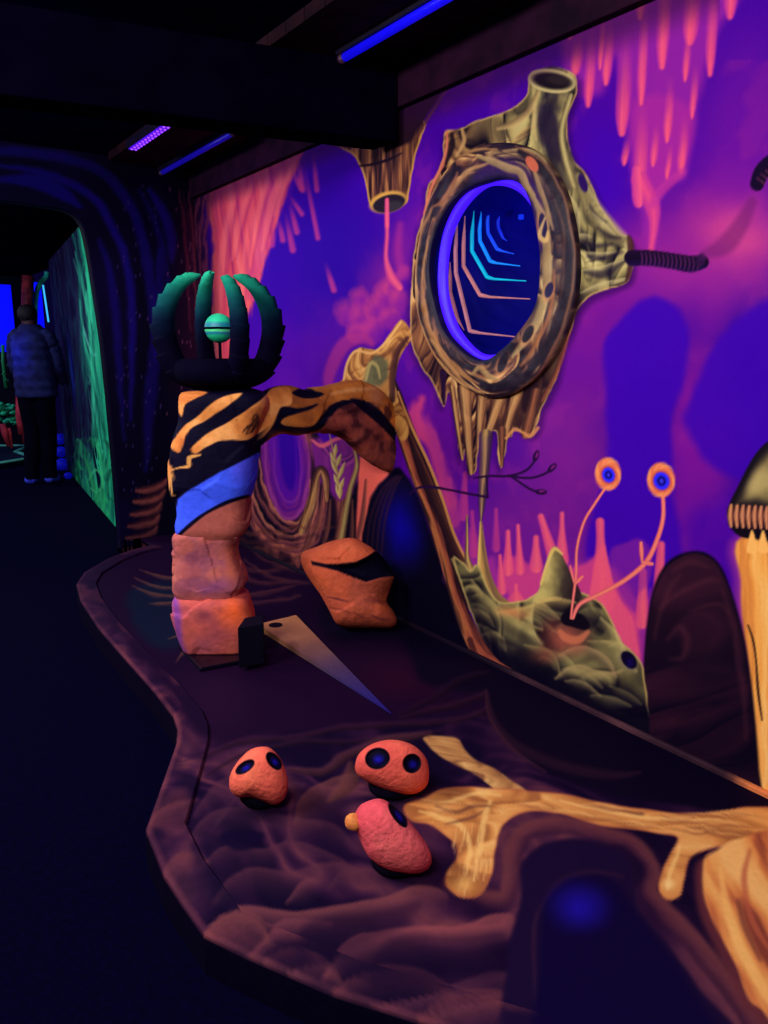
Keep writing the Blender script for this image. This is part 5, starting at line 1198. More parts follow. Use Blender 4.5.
def p_top(p, V):
    rock_noise(p, V, [(.3, (190, 104, 52)), (.55, (216, 132, 66)), (.7, (232, 156, 86))], 8, 621)
    # brown block under the blue band
    p.fill([(150, 560), (150, 530), (178, 532), (192, 520), (212, 510), (228, 500), (246, 494), (280, 494), (280, 560)], (166, 84, 74), 1.2, 1, 2, 14, 622)
    p.blob(236, 516, 24, 12, (190, 100, 82), .7)
    p.fill([(150, 545), (150, 500), (177, 498), (190, 488), (210, 476), (232, 464), (256, 452), (290, 440), (290, 494), (248, 495), (228, 501), (206, 512), (190, 524), (176, 536)], (62, 92, 255), 1.2, 1, 1.5, 14, 623)
    p.blob(244, 465, 24, 30, (96, 84, 240), .6, 3, 10, 624)
    p.tube([(178, 536), (190, 525), (206, 513), (228, 502), (248, 496)], [1.6, 2, 1.6, 2, 1.6], NIT, .8, 1)
    # black band above the blue with a thin amber edge, then two more black stripes
    p.fill([(140, 530), (168, 506), (172, 476), (166, 440), (170, 380), (300, 370), (300, 446), (256, 454), (232, 466), (210, 478), (190, 490), (178, 500), (170, 540)], (8, 4, 30), 1, 1, 1, 14, 625, smooth=False)
    stripes(p)
    p.tube([(174, 506), (171.5, 490), (172, 472), (178, 468), (189, 466), (189, 458), (200, 455)], [.8, .8, .7, .7, 1.8, 2, 1], (226, 158, 84), .7, 1)
    p.tube([(244, 430), (252, 424), (258, 416), (254, 428), (248, 434)], [.6, 1.4, .8, 1, .5], (60, 34, 28), .8, .8)
loft('foot_block', [(668, 204, 236), (663, 197, 242), (648, 185, 249), (625, 177, 254), (606, 172, 250), (597, 173, 246), (592, 182, 238)], p_foot, arch, 651, .012, .8, 4, shift=.03)
loft('middle_block', [(600, 180, 238), (590, 174, 242), (582, 174, 245), (566, 174, 240), (556, 175, 237), (545, 172, 236), (535, 173, 240), (530, 180, 240)], p_mid, arch, 652, .010, .8, 4, shift=.03)
loft('banded_block', [(536, 178, 240), (528, 175, 246), (515, 176, 249), (500, 174, 250), (485, 172, 252), (468, 171, 254), (452, 172, 256), (436, 175, 258), (420, 180, 262), (404, 180, 266), (394, 181, 262), (389, 190, 250)], p_top, arch, 653, .012, .8, 3.4, shift=.03)

def span():
    # upper and lower traced edges of the limb from the column to the wall
    U = [(232, 400), (252, 402), (271, 390), (285, 387), (298, 388), (318, 387), (338, 384), (352, 382), (370, 384), (388, 398), (402, 430)]
    D = [(232, 470), (250, 454), (273, 437), (286, 433), (300, 434), (322, 432), (342, 438), (357, 452), (370, 463), (386, 470), (401, 473)]
    U, D = catmull(U, False, 20), catmull(D, False, 20)
    n = len(U); ns = 120; V = []
    c0 = onPlane(232, 430); tw = onX(395, 420, WX + .04)
    for i in range(n):
        f = i / (n - 1)
        Yp = c0[1] * (1 - f) + tw[1] * f
        a, b = onY(U[i][0], U[i][1], Yp), onY(D[i][0], D[i][1], Yp)
        c = (a + b) / 2; up = (a - b) / 2; wd = .062 + .03 * math.sin(math.pi * f) - .01 * f
        for k in range(ns):
            t = 2 * math.pi * k / ns; ct, st = math.cos(t), math.sin(t)
            q = (abs(ct) ** 2.6 + abs(st) ** 2.6) ** (-1 / 2.6)
            V.append(c + up * q * ct + np.array([0, wd, 0]) * q * st)
    V = np.array(V); cen = np.repeat(V.reshape(n, ns, 3).mean(1), ns, 0); dr = V - cen
    V = V + dr / np.linalg.norm(dr, axis=1)[:, None] * (facet(V, 10, 661)[:, None] * .012 + (fbm3(V, 14, 662, 3)[:, None] - .5) * .016)
    V[:, 0] = np.minimum(V[:, 0], WX + .02)
    Fc = grid_faces(n, ns) + [(i * ns + ns - 1, (i + 1) * ns + ns - 1, (i + 1) * ns, i * ns) for i in range(n - 1)]
    Fc.append(tuple(range(ns))[::-1]); Fc.append(tuple((n - 1) * ns + k for k in range(ns)))
    p = prep(V, V[:, 0], V[:, 2])
    rock_noise(p, V, [(.3, (150, 80, 38)), (.5, (190, 110, 46)), (.7, (212, 138, 66))], 9, 663)
    p.fill([(322, 440), (330, 416), (344, 404), (356, 402), (372, 414), (390, 434), (410, 460), (410, 490), (380, 480), (350, 452)], (128, 58, 54), 3, .95, 3, 14, 664)
    i = np.nonzero((p.x > 326) & (p.y > 402))[0]
    n2 = fbm(p.u[i] * 16, p.v[i] * 16, 665, 4); p.put(i, (60, 24, 34), .8 * sstep(.5, .68, n2) * sstep(326, 340, p.x[i])); p.put(i, (176, 84, 64), .6 * sstep(.48, .3, n2) * sstep(326, 340, p.x[i]))
    B = (8, 4, 30)
    k = 1 - sstep(268, 280, p.x + .5 * (p.y - 410)); p.put(np.arange(len(k)), B, k)
    stripes(p)
    p.fill([(292, 393), (298, 389), (306, 388), (316, 391), (324, 394), (316, 398), (302, 398)], B, .9, 1)
    p.fill([(238, 480), (244, 448), (262, 438), (274, 424), (279, 410), (284, 406), (300, 408), (318, 404), (312, 409), (296, 414), (285, 418), (282, 424), (294, 427), (312, 426), (322, 416), (330, 406), (344, 400), (354, 402), (340, 408), (330, 418), (320, 430), (300, 434), (280, 432), (262, 446)], B, .9, 1, .8, 14, 666)
    p.fill([(350, 399), (364, 400), (378, 408), (388, 420), (400, 436), (404, 452), (394, 440), (378, 424), (364, 412)], B, 1, 1)
    p.tube([(238, 448), (256, 440), (270, 426), (278, 408)], [8, 8, 5, 2], B, 1, .0)
    p.tube([(246, 430), (254, 422), (262, 416), (258, 428)], [.6, 1.2, 1, .5], (70, 36, 28), .8, .9)
    p.tube([(330, 394), (352, 390), (376, 388)], [1, 2.4, 1.4], (226, 160, 96), 2, .7)
    p.blob(376, 396, 12, 16, (206, 140, 92), .7)
    lo = sstep(426, 436, p.y) * (1 - sstep(318, 332, p.x)); p.put(np.arange(len(lo)), (170, 90, 60), lo * .5 * sstep(262, 275, p.x))
    mesh_obj('arch_limb', V, [f[::-1] for f in Fc], paint_mat('rock_paint'), arch, paint=p.attr())
span()
# black plinth and black box by the foot
pl = [onZ(a, b, ZP + .001) for a, b in ((178, 648), (200, 672), (262, 660), (238, 634))]
def prism(name, base, h, m, parent=None, taper=.004, z0=ZP):
    c = sum(base) / len(base); n = len(base)
    V = [tuple(b[:2]) + (z0,) for b in base] + [tuple(c[:2] + (b[:2] - c[:2]) * (1 - taper)) + (z0 + h,) for b in base]
    Fc = [tuple(range(n)), tuple(range(2 * n - 1, n - 1, -1))] + [(k, n + k, n + (k + 1) % n, (k + 1) % n) for k in range(n)]
    o = mesh_obj(name, V, Fc, m, parent, smooth=False)
    bm = bmesh.new(); bm.from_mesh(o.data); bmesh.ops.recalc_face_normals(bm, faces=bm.faces); bm.to_mesh(o.data); bm.free()
    b = o.modifiers.new('bevel', 'BEVEL'); b.width = .004; b.segments = 2
    return o
prism('plinth', pl, .017, mat('gloss_black', (7, 4, 24), .3, .4, (6, 3, 20), 9), arch, z0=ZP + .001)
bx = [onZ(a, b, ZP + .018) for a, b in ((239, 666), (263, 662), (258, 646), (240, 650))]
tb = onPlane(239, 628)
o = prism('black_box', [onZ(a, b, ZP) for a, b in ((239, 673), (265, 668), (265, 657), (246, 661))], .17, mat('matt_black', (7, 4, 26), .75, .1, (5, 3, 20), 15), None, .02, ZP + .0185)
tag(o, 'small black box standing against the foot of the rock column', 'box')

# ================================================================== CLAW SCULPTURE ON TOP
CC = onPlane(220, 386) + HF * .03
_k = project(np.array([CC, CC + [0, 0, .1], CC + HR * .1]))
SCL = float(.1 / (_k[1][0] - _k[1][1])); SCX = .92 * float(.1 / (_k[0][2] - _k[0][0]))   # metres per sketch unit up and across
claw = empty('claw_sculpture', CC, 'dark claw sculpture holding a green ball on top of the rock column', 'sculpture')
def build_claw():
    V, Fc = lathe_vf([(r * SCX, z * SCL) for r, z in ((0, 0), (30, 0), (42, 2), (49, 8), (51, 16), (49, 23), (43, 27), (34, 24), (18, 18), (0, 17))], CC, 64)
    mesh_obj('base_dish', V, Fc, mat('claw_black', (4, 2, 22), .85, .02, (3, 2, 16), 20, .2), claw)
    OE = [(26, 390), (46, 382), (58, 366), (64, 346), (66, 327), (61, 308), (52, 293), (40, 282), (28, 276), (17, 277)]
    IE = [(6, 388), (22, 374), (36, 358), (43, 338), (44, 322), (41, 308), (35, 296), (28, 288), (21, 283), (16, 279)]
    o_, i_ = catmull(OE, False, 20), catmull(IE, False, 20)
    n = len(o_)
    for k, (az, sc) in enumerate(((16, 1.0), (120, .98), (196, 1.0), (303, .98))):
        a = math.radians(az); e = HR * math.cos(a) + HF * math.sin(a); tn = -HR * math.sin(a) + HF * math.cos(a)
        V = []
        for j in range(n):
            f = j / (n - 1)
            saw = (3.4 * ((f * 11) % 1.0) ** 1.5) * (1 if .10 < f < .88 else 0)
            th = .030 * (1 - .7 * f ** 3)
            ro, zo, ri, zi = (o_[j][0] + saw) * SCX / .96, (386 - o_[j][1]) * SCL, i_[j][0] * SCX / .96, (386 - i_[j][1]) * SCL
            w = ro - ri
            for rr, zz, tt_ in ((ro, zo, 0), (ro - w * .25, zo * .75 + zi * .25, th), (ro * .4 + ri * .6, zo * .4 + zi * .6, th * 1.25), (ri, zi, th * .7), (ri, zi, -th * .7), (ro * .4 + ri * .6, zo * .4 + zi * .6, -th * 1.25), (ro - w * .25, zo * .75 + zi * .25, -th)):
                V.append(CC + e * rr * sc + tn * tt_ + np.array([0, 0, zz * {303: .97, 120: 1.04}.get(az, 1)]))
        V = np.array(V); ns = 7
        F2 = grid_faces(n, ns) + [(i * ns + ns - 1, (i + 1) * ns + ns - 1, (i + 1) * ns, i * ns) for i in range(n - 1)]
        F2 += [tuple(range(ns))[::-1], tuple((n - 1) * ns + q for q in range(ns))]
        p = prep(V, V @ e, V[:, 2])
        f = (V[:, 2] - CC[2]) / (111 * SCL)
        nz = .12 * (fbm3(V, 14, 700 + k, 3) - .5)
        p.c[:] = ramp(f + nz, [(.40, (4, 2, 22)), (.58, (4, 18, 40)), (.74, (9, 66, 70)), (.90, (18, 118, 96)), (1.0, (36, 170, 128))])
        mesh_obj('claw', V, F2, paint_mat('claw_paint', .8, .02, .1, 40), claw, paint=p.attr())
    bc = CC + np.array([0, 0, (386 - 329) * SCL]); R = 15.4 * SCX
    # ball in two halves with a dark waist band
    prof = [(R * math.sin(t), -R * math.cos(t)) for t in np.linspace(0, math.pi, 33)]
    V, Fc = lathe_vf(prof, bc, 40)
    p = prep(V, V[:, 0], V[:, 2]); zz = (V[:, 2] - bc[2]) / R
    p.c[:] = ramp(zz * .5 + .5 + .05 * (fbm3(V, 20, 721, 2) - .5), [(0, (20, 150, 110)), (.25, (30, 190, 130)), (.3, (30, 120, 150)), (.37, (30, 130, 160)), (.4, (90, 220, 130)), (.5, (40, 200, 140)), (.56, (20, 120, 150)), (.68, (24, 140, 150)), (.72, (40, 206, 150)), (1, (50, 220, 160))])
    o = mesh_obj('ball', V, Fc, paint_mat('ball_paint', .45, .3, .1, 30), claw, paint=p.attr()); o['label'] = 'green ball with thin stripes'
    V, Fc = lathe_vf([(R * .96, -R * .07), (R * 1.04, -R * .07), (R * 1.04, R * .07), (R * .96, R * .07), (R * .96, -R * .07)], bc, 40)
    mesh_obj('waist_band', V, Fc, mat('claw_black', (7, 5, 30)), o, smooth=False)
    V, Fc = tube_vf([CC + np.array([0, 0, 16 * SCL]), bc + np.array([0, 0, -R * .98])], .0065, 10)
    mesh_obj('rod', V, Fc, mat('claw_black', (7, 5, 30)), claw)
build_claw()

# ================================================================== ROCKS
def blob_rock(name, outline, centre, t, thick, painter, m, seed, amp, mods=None, parent=None, nr=70, nt=180, cut=None, floor_z=None, fa=1.0):
    """solid rock with the traced outline: polar shells about an axis through its middle"""
    q = catmull(outline, True, 10); cx, cy_ = centre
    th = np.arctan2(q[:, 1] - cy_, q[:, 0] - cx); R = np.hypot(q[:, 1] - cy_, q[:, 0] - cx); o = np.argsort(th)
    T = np.linspace(-math.pi, math.pi, nt, endpoint=False); RR = np.interp(T, th[o], R[o], period=2 * math.pi)
    ax = ray(cx, cy_); ax = ax / np.linalg.norm(ax)
    def build(t):
        V = []
        for j in range(nr + 1):
            ph = math.pi * (j + .001) / (nr + .002)
            sr = math.sin(ph) ** .8; dp = -math.cos(ph)
            for k in range(nt):
                P = CAM + ray(cx + RR[k] * sr * math.cos(T[k]), cy_ + RR[k] * sr * math.sin(T[k])) * t
                V.append(P + ax * dp * thick * t / F)
        return np.array(V)
    V = build(t)
    c = V.mean(0)
    px, py = project(V); rad = np.hypot(px - cx, py - cy_)
    inner = np.clip(1 - (np.abs(np.sin(math.pi * np.repeat(np.arange(nr + 1), nt) / nr)) ** 12), 0, 1)
    V = V + ax * ((facet(V, 16 / t, seed) * amp * fa) * inner)[:, None] + ax * ((fbm3(V, 45, seed + 5, 2) - .5) * amp * .35 * inner)[:, None]
    if mods: V = mods(V, px, py, ax, np.repeat(np.arange(nr + 1), nt) / nr)
    if floor_z is not None:
        k = (floor_z + .0 - H) / (V[:, 2].min() - H); V = CAM + (V - CAM) * k
    Fc = []
    for j in range(nr):
        for k in range(nt):
            k2 = (k + 1) % nt; Fc.append((j * nt + k, j * nt + k2, (j + 1) * nt + k2, (j + 1) * nt + k))
    Fc.append(tuple(range(nt))[::-1]); Fc.append(tuple(nr * nt + k for k in range(nt)))
    p = prep(V, V[:, 0], V[:, 2]); painter(p, V)
    return V, Fc, p

def boulder():
    OUTL = [(301, 560), (303, 552), (316, 547), (332, 541), (352, 538), (366, 544), (377, 552), (388, 564), (394, 577), (390, 590), (387, 602), (394, 612), (397, 622), (390, 628), (370, 628), (350, 628), (337, 624), (329, 610), (320, 594), (310, 580), (304, 570)]
    CR = [(311, 561), (326, 564), (338, 564), (356, 562), (368, 556), (380, 548), (420, 552), (420, 576), (394, 576), (380, 578), (366, 582), (352, 577), (338, 571), (322, 567), (312, 565)]
    def mods(V, px, py, ax, ph):
        d = sdf(px, py, np.array(CR, float)); k = (1 - sstep(-5, 0, d)) * (ph < .5)
        return V + ax * (k * .05)[:, None]
    def pt(p, V):
        rock_noise(p, V, [(.3, (184, 80, 56)), (.5, (214, 98, 62)), (.7, (230, 118, 76))], 8, 731)
        p.fill([(352, 578), (368, 582), (394, 577), (380, 600), (366, 612), (350, 600)], (160, 76, 60), 3, .6, 2, 14, 732)
        p.fill([(320, 590), (334, 622), (390, 628), (397, 618), (370, 606), (345, 600)], (206, 96, 72), 4, .5, 3, 14, 733)
        rg = random.Random(4)
        for k in range(9):
            x, y = rg.uniform(328, 385), rg.uniform(598, 622); p.tube([(x - 10, y - 3), (x, y + rg.uniform(-3, 3)), (x + 10, y + 2)], [.4, .9, .4], (130, 56, 54), .9, .7)
        p.fill(CR, (7, 4, 26), .9, 1, 0, smooth=False)
    q = onZ(352, 634, ZP); t0 = float((q - CAM) @ FWD)
    V, Fc, p = blob_rock('b', OUTL, (348, 586), t0 * .985, 34, pt, None, 735, .03, mods, nr=80, nt=220, floor_z=ZP + .001)
    V[:, 0] = np.minimum(V[:, 0], WX - .006)
    V[:, 2] = np.maximum(V[:, 2], ZP + .001)
    o = mesh_obj('boulder', V, Fc, paint_mat('boulder_paint', .75, .05, .2, 45, .1), paint=p.attr())
    tag(o, 'large orange boulder with a black crack lying under the rock arch', 'rock')
boulder()

def split_eyes(V, Fc, p, polys, root, body_name, m):
    """body mesh and one mesh for each sunken eye"""
    px, py = p.x, p.y
    Fa = [f for f in Fc if len(f) == 4]; caps = [f for f in Fc if len(f) != 4]
    A = np.array(Fa); half = len(V) // 2
    own = np.full(len(A), -1)
    for e, pol in enumerate(polys):
        d = sdf(px, py, np.array(pol)); ins = (d < 0) & (np.arange(len(V)) < half)
        own[ins[A].all(1)] = e
    def sub(name, fs, par):
        fs = [list(f) for f in fs]; used = sorted({v for f in fs for v in f}); mp = {v: i for i, v in enumerate(used)}
        return mesh_obj(name, V[used], [[mp[v] for v in f] for f in fs], m, par, paint=p.attr()[used])
    sub(body_name, list(A[own < 0].tolist()) + [list(c) for c in caps], root)
    for e in range(len(polys)):
        fs = A[own == e].tolist()
        if fs: sub('eye', fs, root)['label'] = 'black eye patch with a blue middle'

def skull(label, outline, centre, base, thick, eyes, cols, seed, nub=None, dz=None):
    polys = [catmull([(x + rx * math.cos(a) * math.cos(g) - ry * math.sin(a) * math.sin(g), y + rx * math.cos(a) * math.sin(g) + ry * math.sin(a) * math.cos(g)) for a in np.linspace(0, 6.283, 10)[:-1]], True, 5) for x, y, rx, ry, g in eyes]
    def pt(p, V):
        rock_noise(p, V, cols, 9, seed)
        for (x, y, rx, ry, g), pol in zip(eyes, polys):
            p.fill(pol, (4, 1, 18), .9, 1, smooth=False)
            p.blob(x + 1, y + 1, rx * .85, ry * .85, (30, 18, 190), .85, 0, 4, 1, g, 1.4)
        if dz:                                    # black underside
            p.fill(dz, (8, 3, 24), 1.5, 1, 1, 14, seed + 2)
    def mods(V, px, py, ax, ph):
        for pol in polys:
            d = sdf(px, py, pol); V = V + ax * ((1 - sstep(-3, .5, d)) * (ph < .5) * .008)[:, None]
        return V
    t0 = float((onZ(base[0], base[1], ZP) - CAM) @ FWD)
    V, Fc, p = blob_rock('s', outline, centre, t0, thick, pt, None, seed, .014, mods, floor_z=ZP + .004, nr=100, nt=240, fa=0)
    c = V.mean(0)
    root = empty('alien_rock', (c[0], c[1], ZP), label, 'rock', 'alien-faced rocks on the platform')
    split_eyes(V, Fc, p, polys, root, 'stone', paint_mat('alien_rock_paint', .7, .05, .3, 70, .08))
    # added dark lump standing in for the shadow under the stone
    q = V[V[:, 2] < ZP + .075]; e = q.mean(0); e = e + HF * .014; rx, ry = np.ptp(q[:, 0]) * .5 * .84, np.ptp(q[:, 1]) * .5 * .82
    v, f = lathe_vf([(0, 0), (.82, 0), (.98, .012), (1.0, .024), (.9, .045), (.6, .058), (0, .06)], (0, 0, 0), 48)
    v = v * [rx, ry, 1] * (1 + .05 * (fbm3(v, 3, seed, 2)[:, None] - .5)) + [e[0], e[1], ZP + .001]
    mesh_obj('shadow_lump', v, f, mat('shadow_black', (7, 3, 22), .8, .05, (5, 2, 18), 20, .2), root)['label'] = 'dark lump added for the shadow under the stone'
    return root, V, p
RED = [(.3, (214, 78, 74)), (.5, (240, 100, 82)), (.7, (250, 122, 90))]
ROS = [(.3, (206, 70, 84)), (.5, (234, 88, 98)), (.7, (246, 112, 108))]
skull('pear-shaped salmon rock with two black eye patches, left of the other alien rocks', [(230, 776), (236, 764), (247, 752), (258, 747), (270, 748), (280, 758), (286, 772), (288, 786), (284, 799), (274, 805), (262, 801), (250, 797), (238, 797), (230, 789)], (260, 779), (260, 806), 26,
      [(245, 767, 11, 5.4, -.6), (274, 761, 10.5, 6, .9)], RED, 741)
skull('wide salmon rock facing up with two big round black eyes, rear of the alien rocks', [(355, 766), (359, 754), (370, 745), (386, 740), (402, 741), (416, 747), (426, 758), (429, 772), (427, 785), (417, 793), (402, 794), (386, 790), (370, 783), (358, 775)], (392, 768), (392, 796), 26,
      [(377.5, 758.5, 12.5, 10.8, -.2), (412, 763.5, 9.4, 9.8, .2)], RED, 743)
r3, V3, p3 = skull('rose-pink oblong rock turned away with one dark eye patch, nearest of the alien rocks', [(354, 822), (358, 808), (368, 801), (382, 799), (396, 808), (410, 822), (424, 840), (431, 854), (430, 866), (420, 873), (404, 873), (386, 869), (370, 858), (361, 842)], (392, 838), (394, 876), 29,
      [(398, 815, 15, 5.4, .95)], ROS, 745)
# amber nub on its left
c3 = V3[np.argmin(np.hypot(p3.x - 357, p3.y - 822) + 1e3 * (np.arange(len(V3)) > len(V3) // 2))]
bm = bmesh.new(); bmesh.ops.create_icosphere(bm, subdivisions=3, radius=.021)
V = np.array([v.co[:] for v in bm.verts]); Fn = [[v.index for v in f.verts] for f in bm.faces]; bm.free()
t3 = float((c3 - CAM) @ FWD); cN = atT(353.5, 822, t3 + .01)
V = V * (1 + .25 * (fbm3(V, 60, 3, 2)[:, None] - .5)) + cN
mesh_obj('snout', V, Fn, mat('amber_paint', (236, 150, 74), .6, .15, (206, 112, 60), 60, .2), r3)['label'] = 'small amber nub'

# ================================================================== WEDGE RAMP WITH CUP
def wedge():
    top = [(258, 624), (296, 615), (391, 713)]
    h = (.030, .030, .004)
    T = [onZ(a, b, ZP + hh) for (a, b), hh in zip(top, h)]
    root = empty('putting_wedge', (T[0] + T[1] + T[2]) / 3 * np.array([1, 1, 0]) + np.array([0, 0, ZP]), 'tapering tan wedge board with a cup hole, pointing away from the rock column', 'ramp')
    n = 60; V = []; 
    for i in range(n):
        f = i / (n - 1)
        for j in range(20):
            g = j / 19; a = T[0] * (1 - g) + T[1] * g; V.append(a * (1 - f) + T[2] * f)
    V = np.array(V); nb = len(V)
    p = prep(np.vstack([V, V * [1, 1, 0] + [0, 0, ZP + .001]]), np.tile(V[:, 0], 2), np.tile(V[:, 1], 2))
    f = np.tile(np.repeat(np.linspace(0, 1, n), 20), 2)
    p.c[:] = ramp(f + .06 * (fbm(p.u * 8, p.v * 8, 751, 3) - .5), [(0, (206, 138, 82)), (.3, (146, 96, 76)), (.55, (74, 56, 84)), (.8, (44, 36, 104)), (1, (34, 26, 120))])
    Vv = np.vstack([V, V * [1, 1, 0] + [0, 0, ZP + .001]])
    Fc = grid_faces(n, 20) + [tuple(q + nb for q in f_[::-1]) for f_ in grid_faces(n, 20)]
    for i in range(n - 1): Fc += [(i * 20, nb + i * 20, nb + i * 20 + 20, i * 20 + 20), (i * 20 + 19, i * 20 + 39, nb + i * 20 + 39, nb + i * 20 + 19)]
    Fc += [(j, j + 1, nb + j + 1, nb + j) for j in range(19)]
    mesh_obj('board', Vv, Fc, paint_mat('board_paint', .5, .2, .1, 50), root, smooth=False, paint=p.attr())
    c = onZ(275.5, 625, ZP + .029)
    V, Fc = lathe_vf([(.0, .0008), (.029, .0008), (.031, .0014), (.031, -.008)], c, 32)
    mesh_obj('cup', V, Fc, mat('cup_black', (14, 5, 22), .6, .1, (10, 3, 18), 20), root)
wedge()
# ================================================================== LAMPS
def at(x, y, Y): return onY(x, y, Y)
def tube_lamp(label, a, b, r, emit, e, group='ultraviolet tubes on the ceiling', leds=False):
    a, b = np.array(a, float), np.array(b, float); d = (b - a) / np.linalg.norm(b - a)
    root = empty('ultraviolet_lamp', (a + b) / 2, label, 'lamp', group)
    lo, hi = np.minimum(a, b), np.maximum(a, b)
    V, Fc = box_vf((lo[0] - r * 1.5, lo[1] - .03, lo[2] + r * .6), (hi[0] + r * 1.5, hi[1] + .03, lo[2] + r * .6 + .03))
    mesh_obj('housing', V, Fc, mat('lamp_housing', (12, 6, 30), .5, .2, (8, 4, 22), 9), root, smooth=False)
    V, Fc = tube_vf([a, b], r, 14)
    mesh_obj('tube', V, Fc, mat('uv_glow_%d' % int(emit[2] + emit[0]), emit, .4, .2, emit=emit, estr=e), root)
    for q, s in ((a, -1), (b, 1)):
        V, Fc = tube_vf([q - d * .012 * -s, q + d * .03 * s], r * 1.15, 14)
        mesh_obj('end_cap', V, Fc, mat('lamp_cap', (60, 30, 60), .5, .3), root)
    return root
def ceil_pt(x, y, z): return onZ(x, y, z)
zt = ZC - .07
A, B = onZ(345, 57, zt), onZ(437, 0, zt)
tube_lamp('blue tube lamp on the dark ceiling in front of the beam', (A[0], A[1], zt), (A[0], B[1] - .35, zt), .016, (12, 6, 196), 1)
zt2 = ZC - .075
A, B = onZ(168, 173, zt2), onZ(225, 133, zt2)
tube_lamp('dim blue tube lamp beside the lit planks behind the beam', ((A[0] + B[0]) / 2, A[1], zt2), ((A[0] + B[0]) / 2, B[1], zt2), .014, (14, 6, 120), 1)
A, B = onZ(135, 150, zt2), onZ(165, 125, zt2)
# stubby violet LED bar with two rows of diodes
ax_, ay0, ay1 = float(A[0] + B[0]) / 2, float(B[1]), float(A[1])
led = empty('led_bar', (ax_, (ay0 + ay1) / 2, zt2), 'short bright violet LED bar on the dark ceiling left of the mural', 'lamp')
V, Fc = box_vf((ax_ - .026, ay0 - .02, zt2 + .004), (ax_ + .026, ay1 + .03, zt2 + .05)); mesh_obj('housing', V, Fc, mat('lamp_housing', (12, 6, 30)), led, smooth=False)
V, Fc = box_vf((ax_ - .022, ay0, zt2 - .002), (ax_ + .022, ay1, zt2 + .004)); mesh_obj('diffuser', V, Fc, mat('led_violet', (50, 10, 190), .4, .2, emit=(72, 14, 190), estr=1), led, smooth=False)
for k in range(12):
    for s in (-1, 1):
        c = (ax_ + s * .011, ay0 + (k + .5) * (ay1 - ay0) / 12, zt2 - .004)
        V, Fc = lathe_vf([(0, -.005), (.006, -.003), (.008, .003)], c, 10); mesh_obj('diode', V, Fc, mat('diode_glow', (140, 60, 255), .4, .2, emit=(150, 64, 255), estr=1.6), led)

def area(name, loc, target, sx, sy_, power, col):
    l = bpy.data.lights.new(name, 'AREA'); l.shape = 'RECTANGLE'; l.size = sx; l.size_y = sy_; l.energy = power; l.color = col
    o = bpy.data.objects.new(name, l); COL.objects.link(o); o.location = loc
    d = Vector(target) - Vector(loc); o.rotation_euler = d.to_track_quat('-Z', 'Y').to_euler()
    return o
# unseen near-white fills added under the ceiling, standing in for the paint's fluorescence
area('fill_near', (-.55, .3, ZC - .12), (WX, 1.5, 1.0), .9, .3, 60, (1, .93, .95))
area('fill_middle', (-.9, 2.2, ZC - .12), (WX, 2.4, 1.1), .9, .3, 62, (1, .93, .95))
area('fill_far', (-1.0, 4.0, ZC - .12), (WX, 4.0, 1.1), .9, .3, 52, (.95, .9, 1))
# the violet bar and the tubes give their own light
area('bar_light', (ax_, (ay0 + ay1) / 2, zt2 - .02), (ax_, (ay0 + ay1) / 2, 0), .07, .5, 5, (.45, .2, 1))
# unseen fill added for the passage beyond the arch
area('passage_fill', (-.6, 7.2, ZC - .12), (1.8, 7.2, .9), .8, .3, 55, (.85, .95, 1))
kl = bpy.data.lights.new('ceiling_glow', 'POINT'); kl.energy = 9; kl.color = (.08, .05, 1); kl.shadow_soft_size = .06
klo = bpy.data.objects.new('ceiling_glow', kl); COL.objects.link(klo); klo.location = tuple(onZ(-60, 112, ZC - .22))
area('arch_fill', (-.9, YR - 1.3, 1.2), (.9, YR + .4, ZC), .4, .3, 6, (.4, .3, 1))  # unseen violet fill added in front of the arch
sl = bpy.data.lights.new('jacket_fill', 'SPOT'); sl.energy = 160; sl.color = (.02, .05, 1); sl.spot_size = math.radians(26); sl.spot_blend = .6; sl.shadow_soft_size = .15  # unseen blue spot added to light the left of the jacket
slo = bpy.data.objects.new('jacket_fill', sl); COL.objects.link(slo); slo.location = tuple(at(-90, 320, 8.55)); slo.rotation_euler = (Vector(tuple(at(24, 355, 8.35))) - slo.location).to_track_quat('-Z', 'Y').to_euler()
area('far_fill', (-.4, 10.2, ZC - .12), (1.2, 11.5, .4), .8, .3, 50, (.5, .5, 1))  # unseen bluish fill added for the far end

# ================================================================== BEYOND THE ARCH
# blue lit panel far left, with a green-framed doorway beside it
FY = 12.2
def panel(name, label, cat, x0, y0, x1, y1, Y, m, th=.05):
    a, b = at(x0, y0, Y), at(x1, y1, Y)
    o = box(name, (a[0], Y, b[2]), (b[0], Y + th, a[2]), m, bevel=.004); tag(o, label, cat); return o
BLUE = mat('lit_blue', (4, 6, 240), .5, .2, emit=(3, 8, 245), estr=.9)
panel('backlit_panel', 'bright blue backlit panel at the far left end of the corridor', 'panel', -30, 283, 17, 352, FY, BLUE)
fa, fb = at(-40, 352, FY - .02), at(19, 352, FY - .02)
o = box('counter', (fa[0], FY - .06, 0), (fb[0], FY + .08, fa[2] - .01), mat('counter_black', (6, 4, 26), .7, .1, (4, 3, 20), 8)); tag(o, 'black counter under the bright blue backlit panel', 'counter')
panel('blue_doorway_light', 'narrow blue lit opening behind the person\'s shoulder', 'light panel', 34, 282, 55, 444, FY + .3, BLUE)
NEON = mat('cyan_neon', (60, 160, 255), .4, .2, emit=(60, 190, 255), estr=1)
V, Fc = tube_vf([at(43, 285, FY - .3), at(46, 305, FY - .3), at(48.5, 322, FY - .3)], .012, 8)
rodV, rodF = V, Fc
GRN = mat('leaf_green', (40, 190, 130), .6, .1, (14, 110, 80), 14, .2)
RUST = mat('rust_paint', (150, 50, 54), .6, .1, (84, 24, 40), 9, .2)
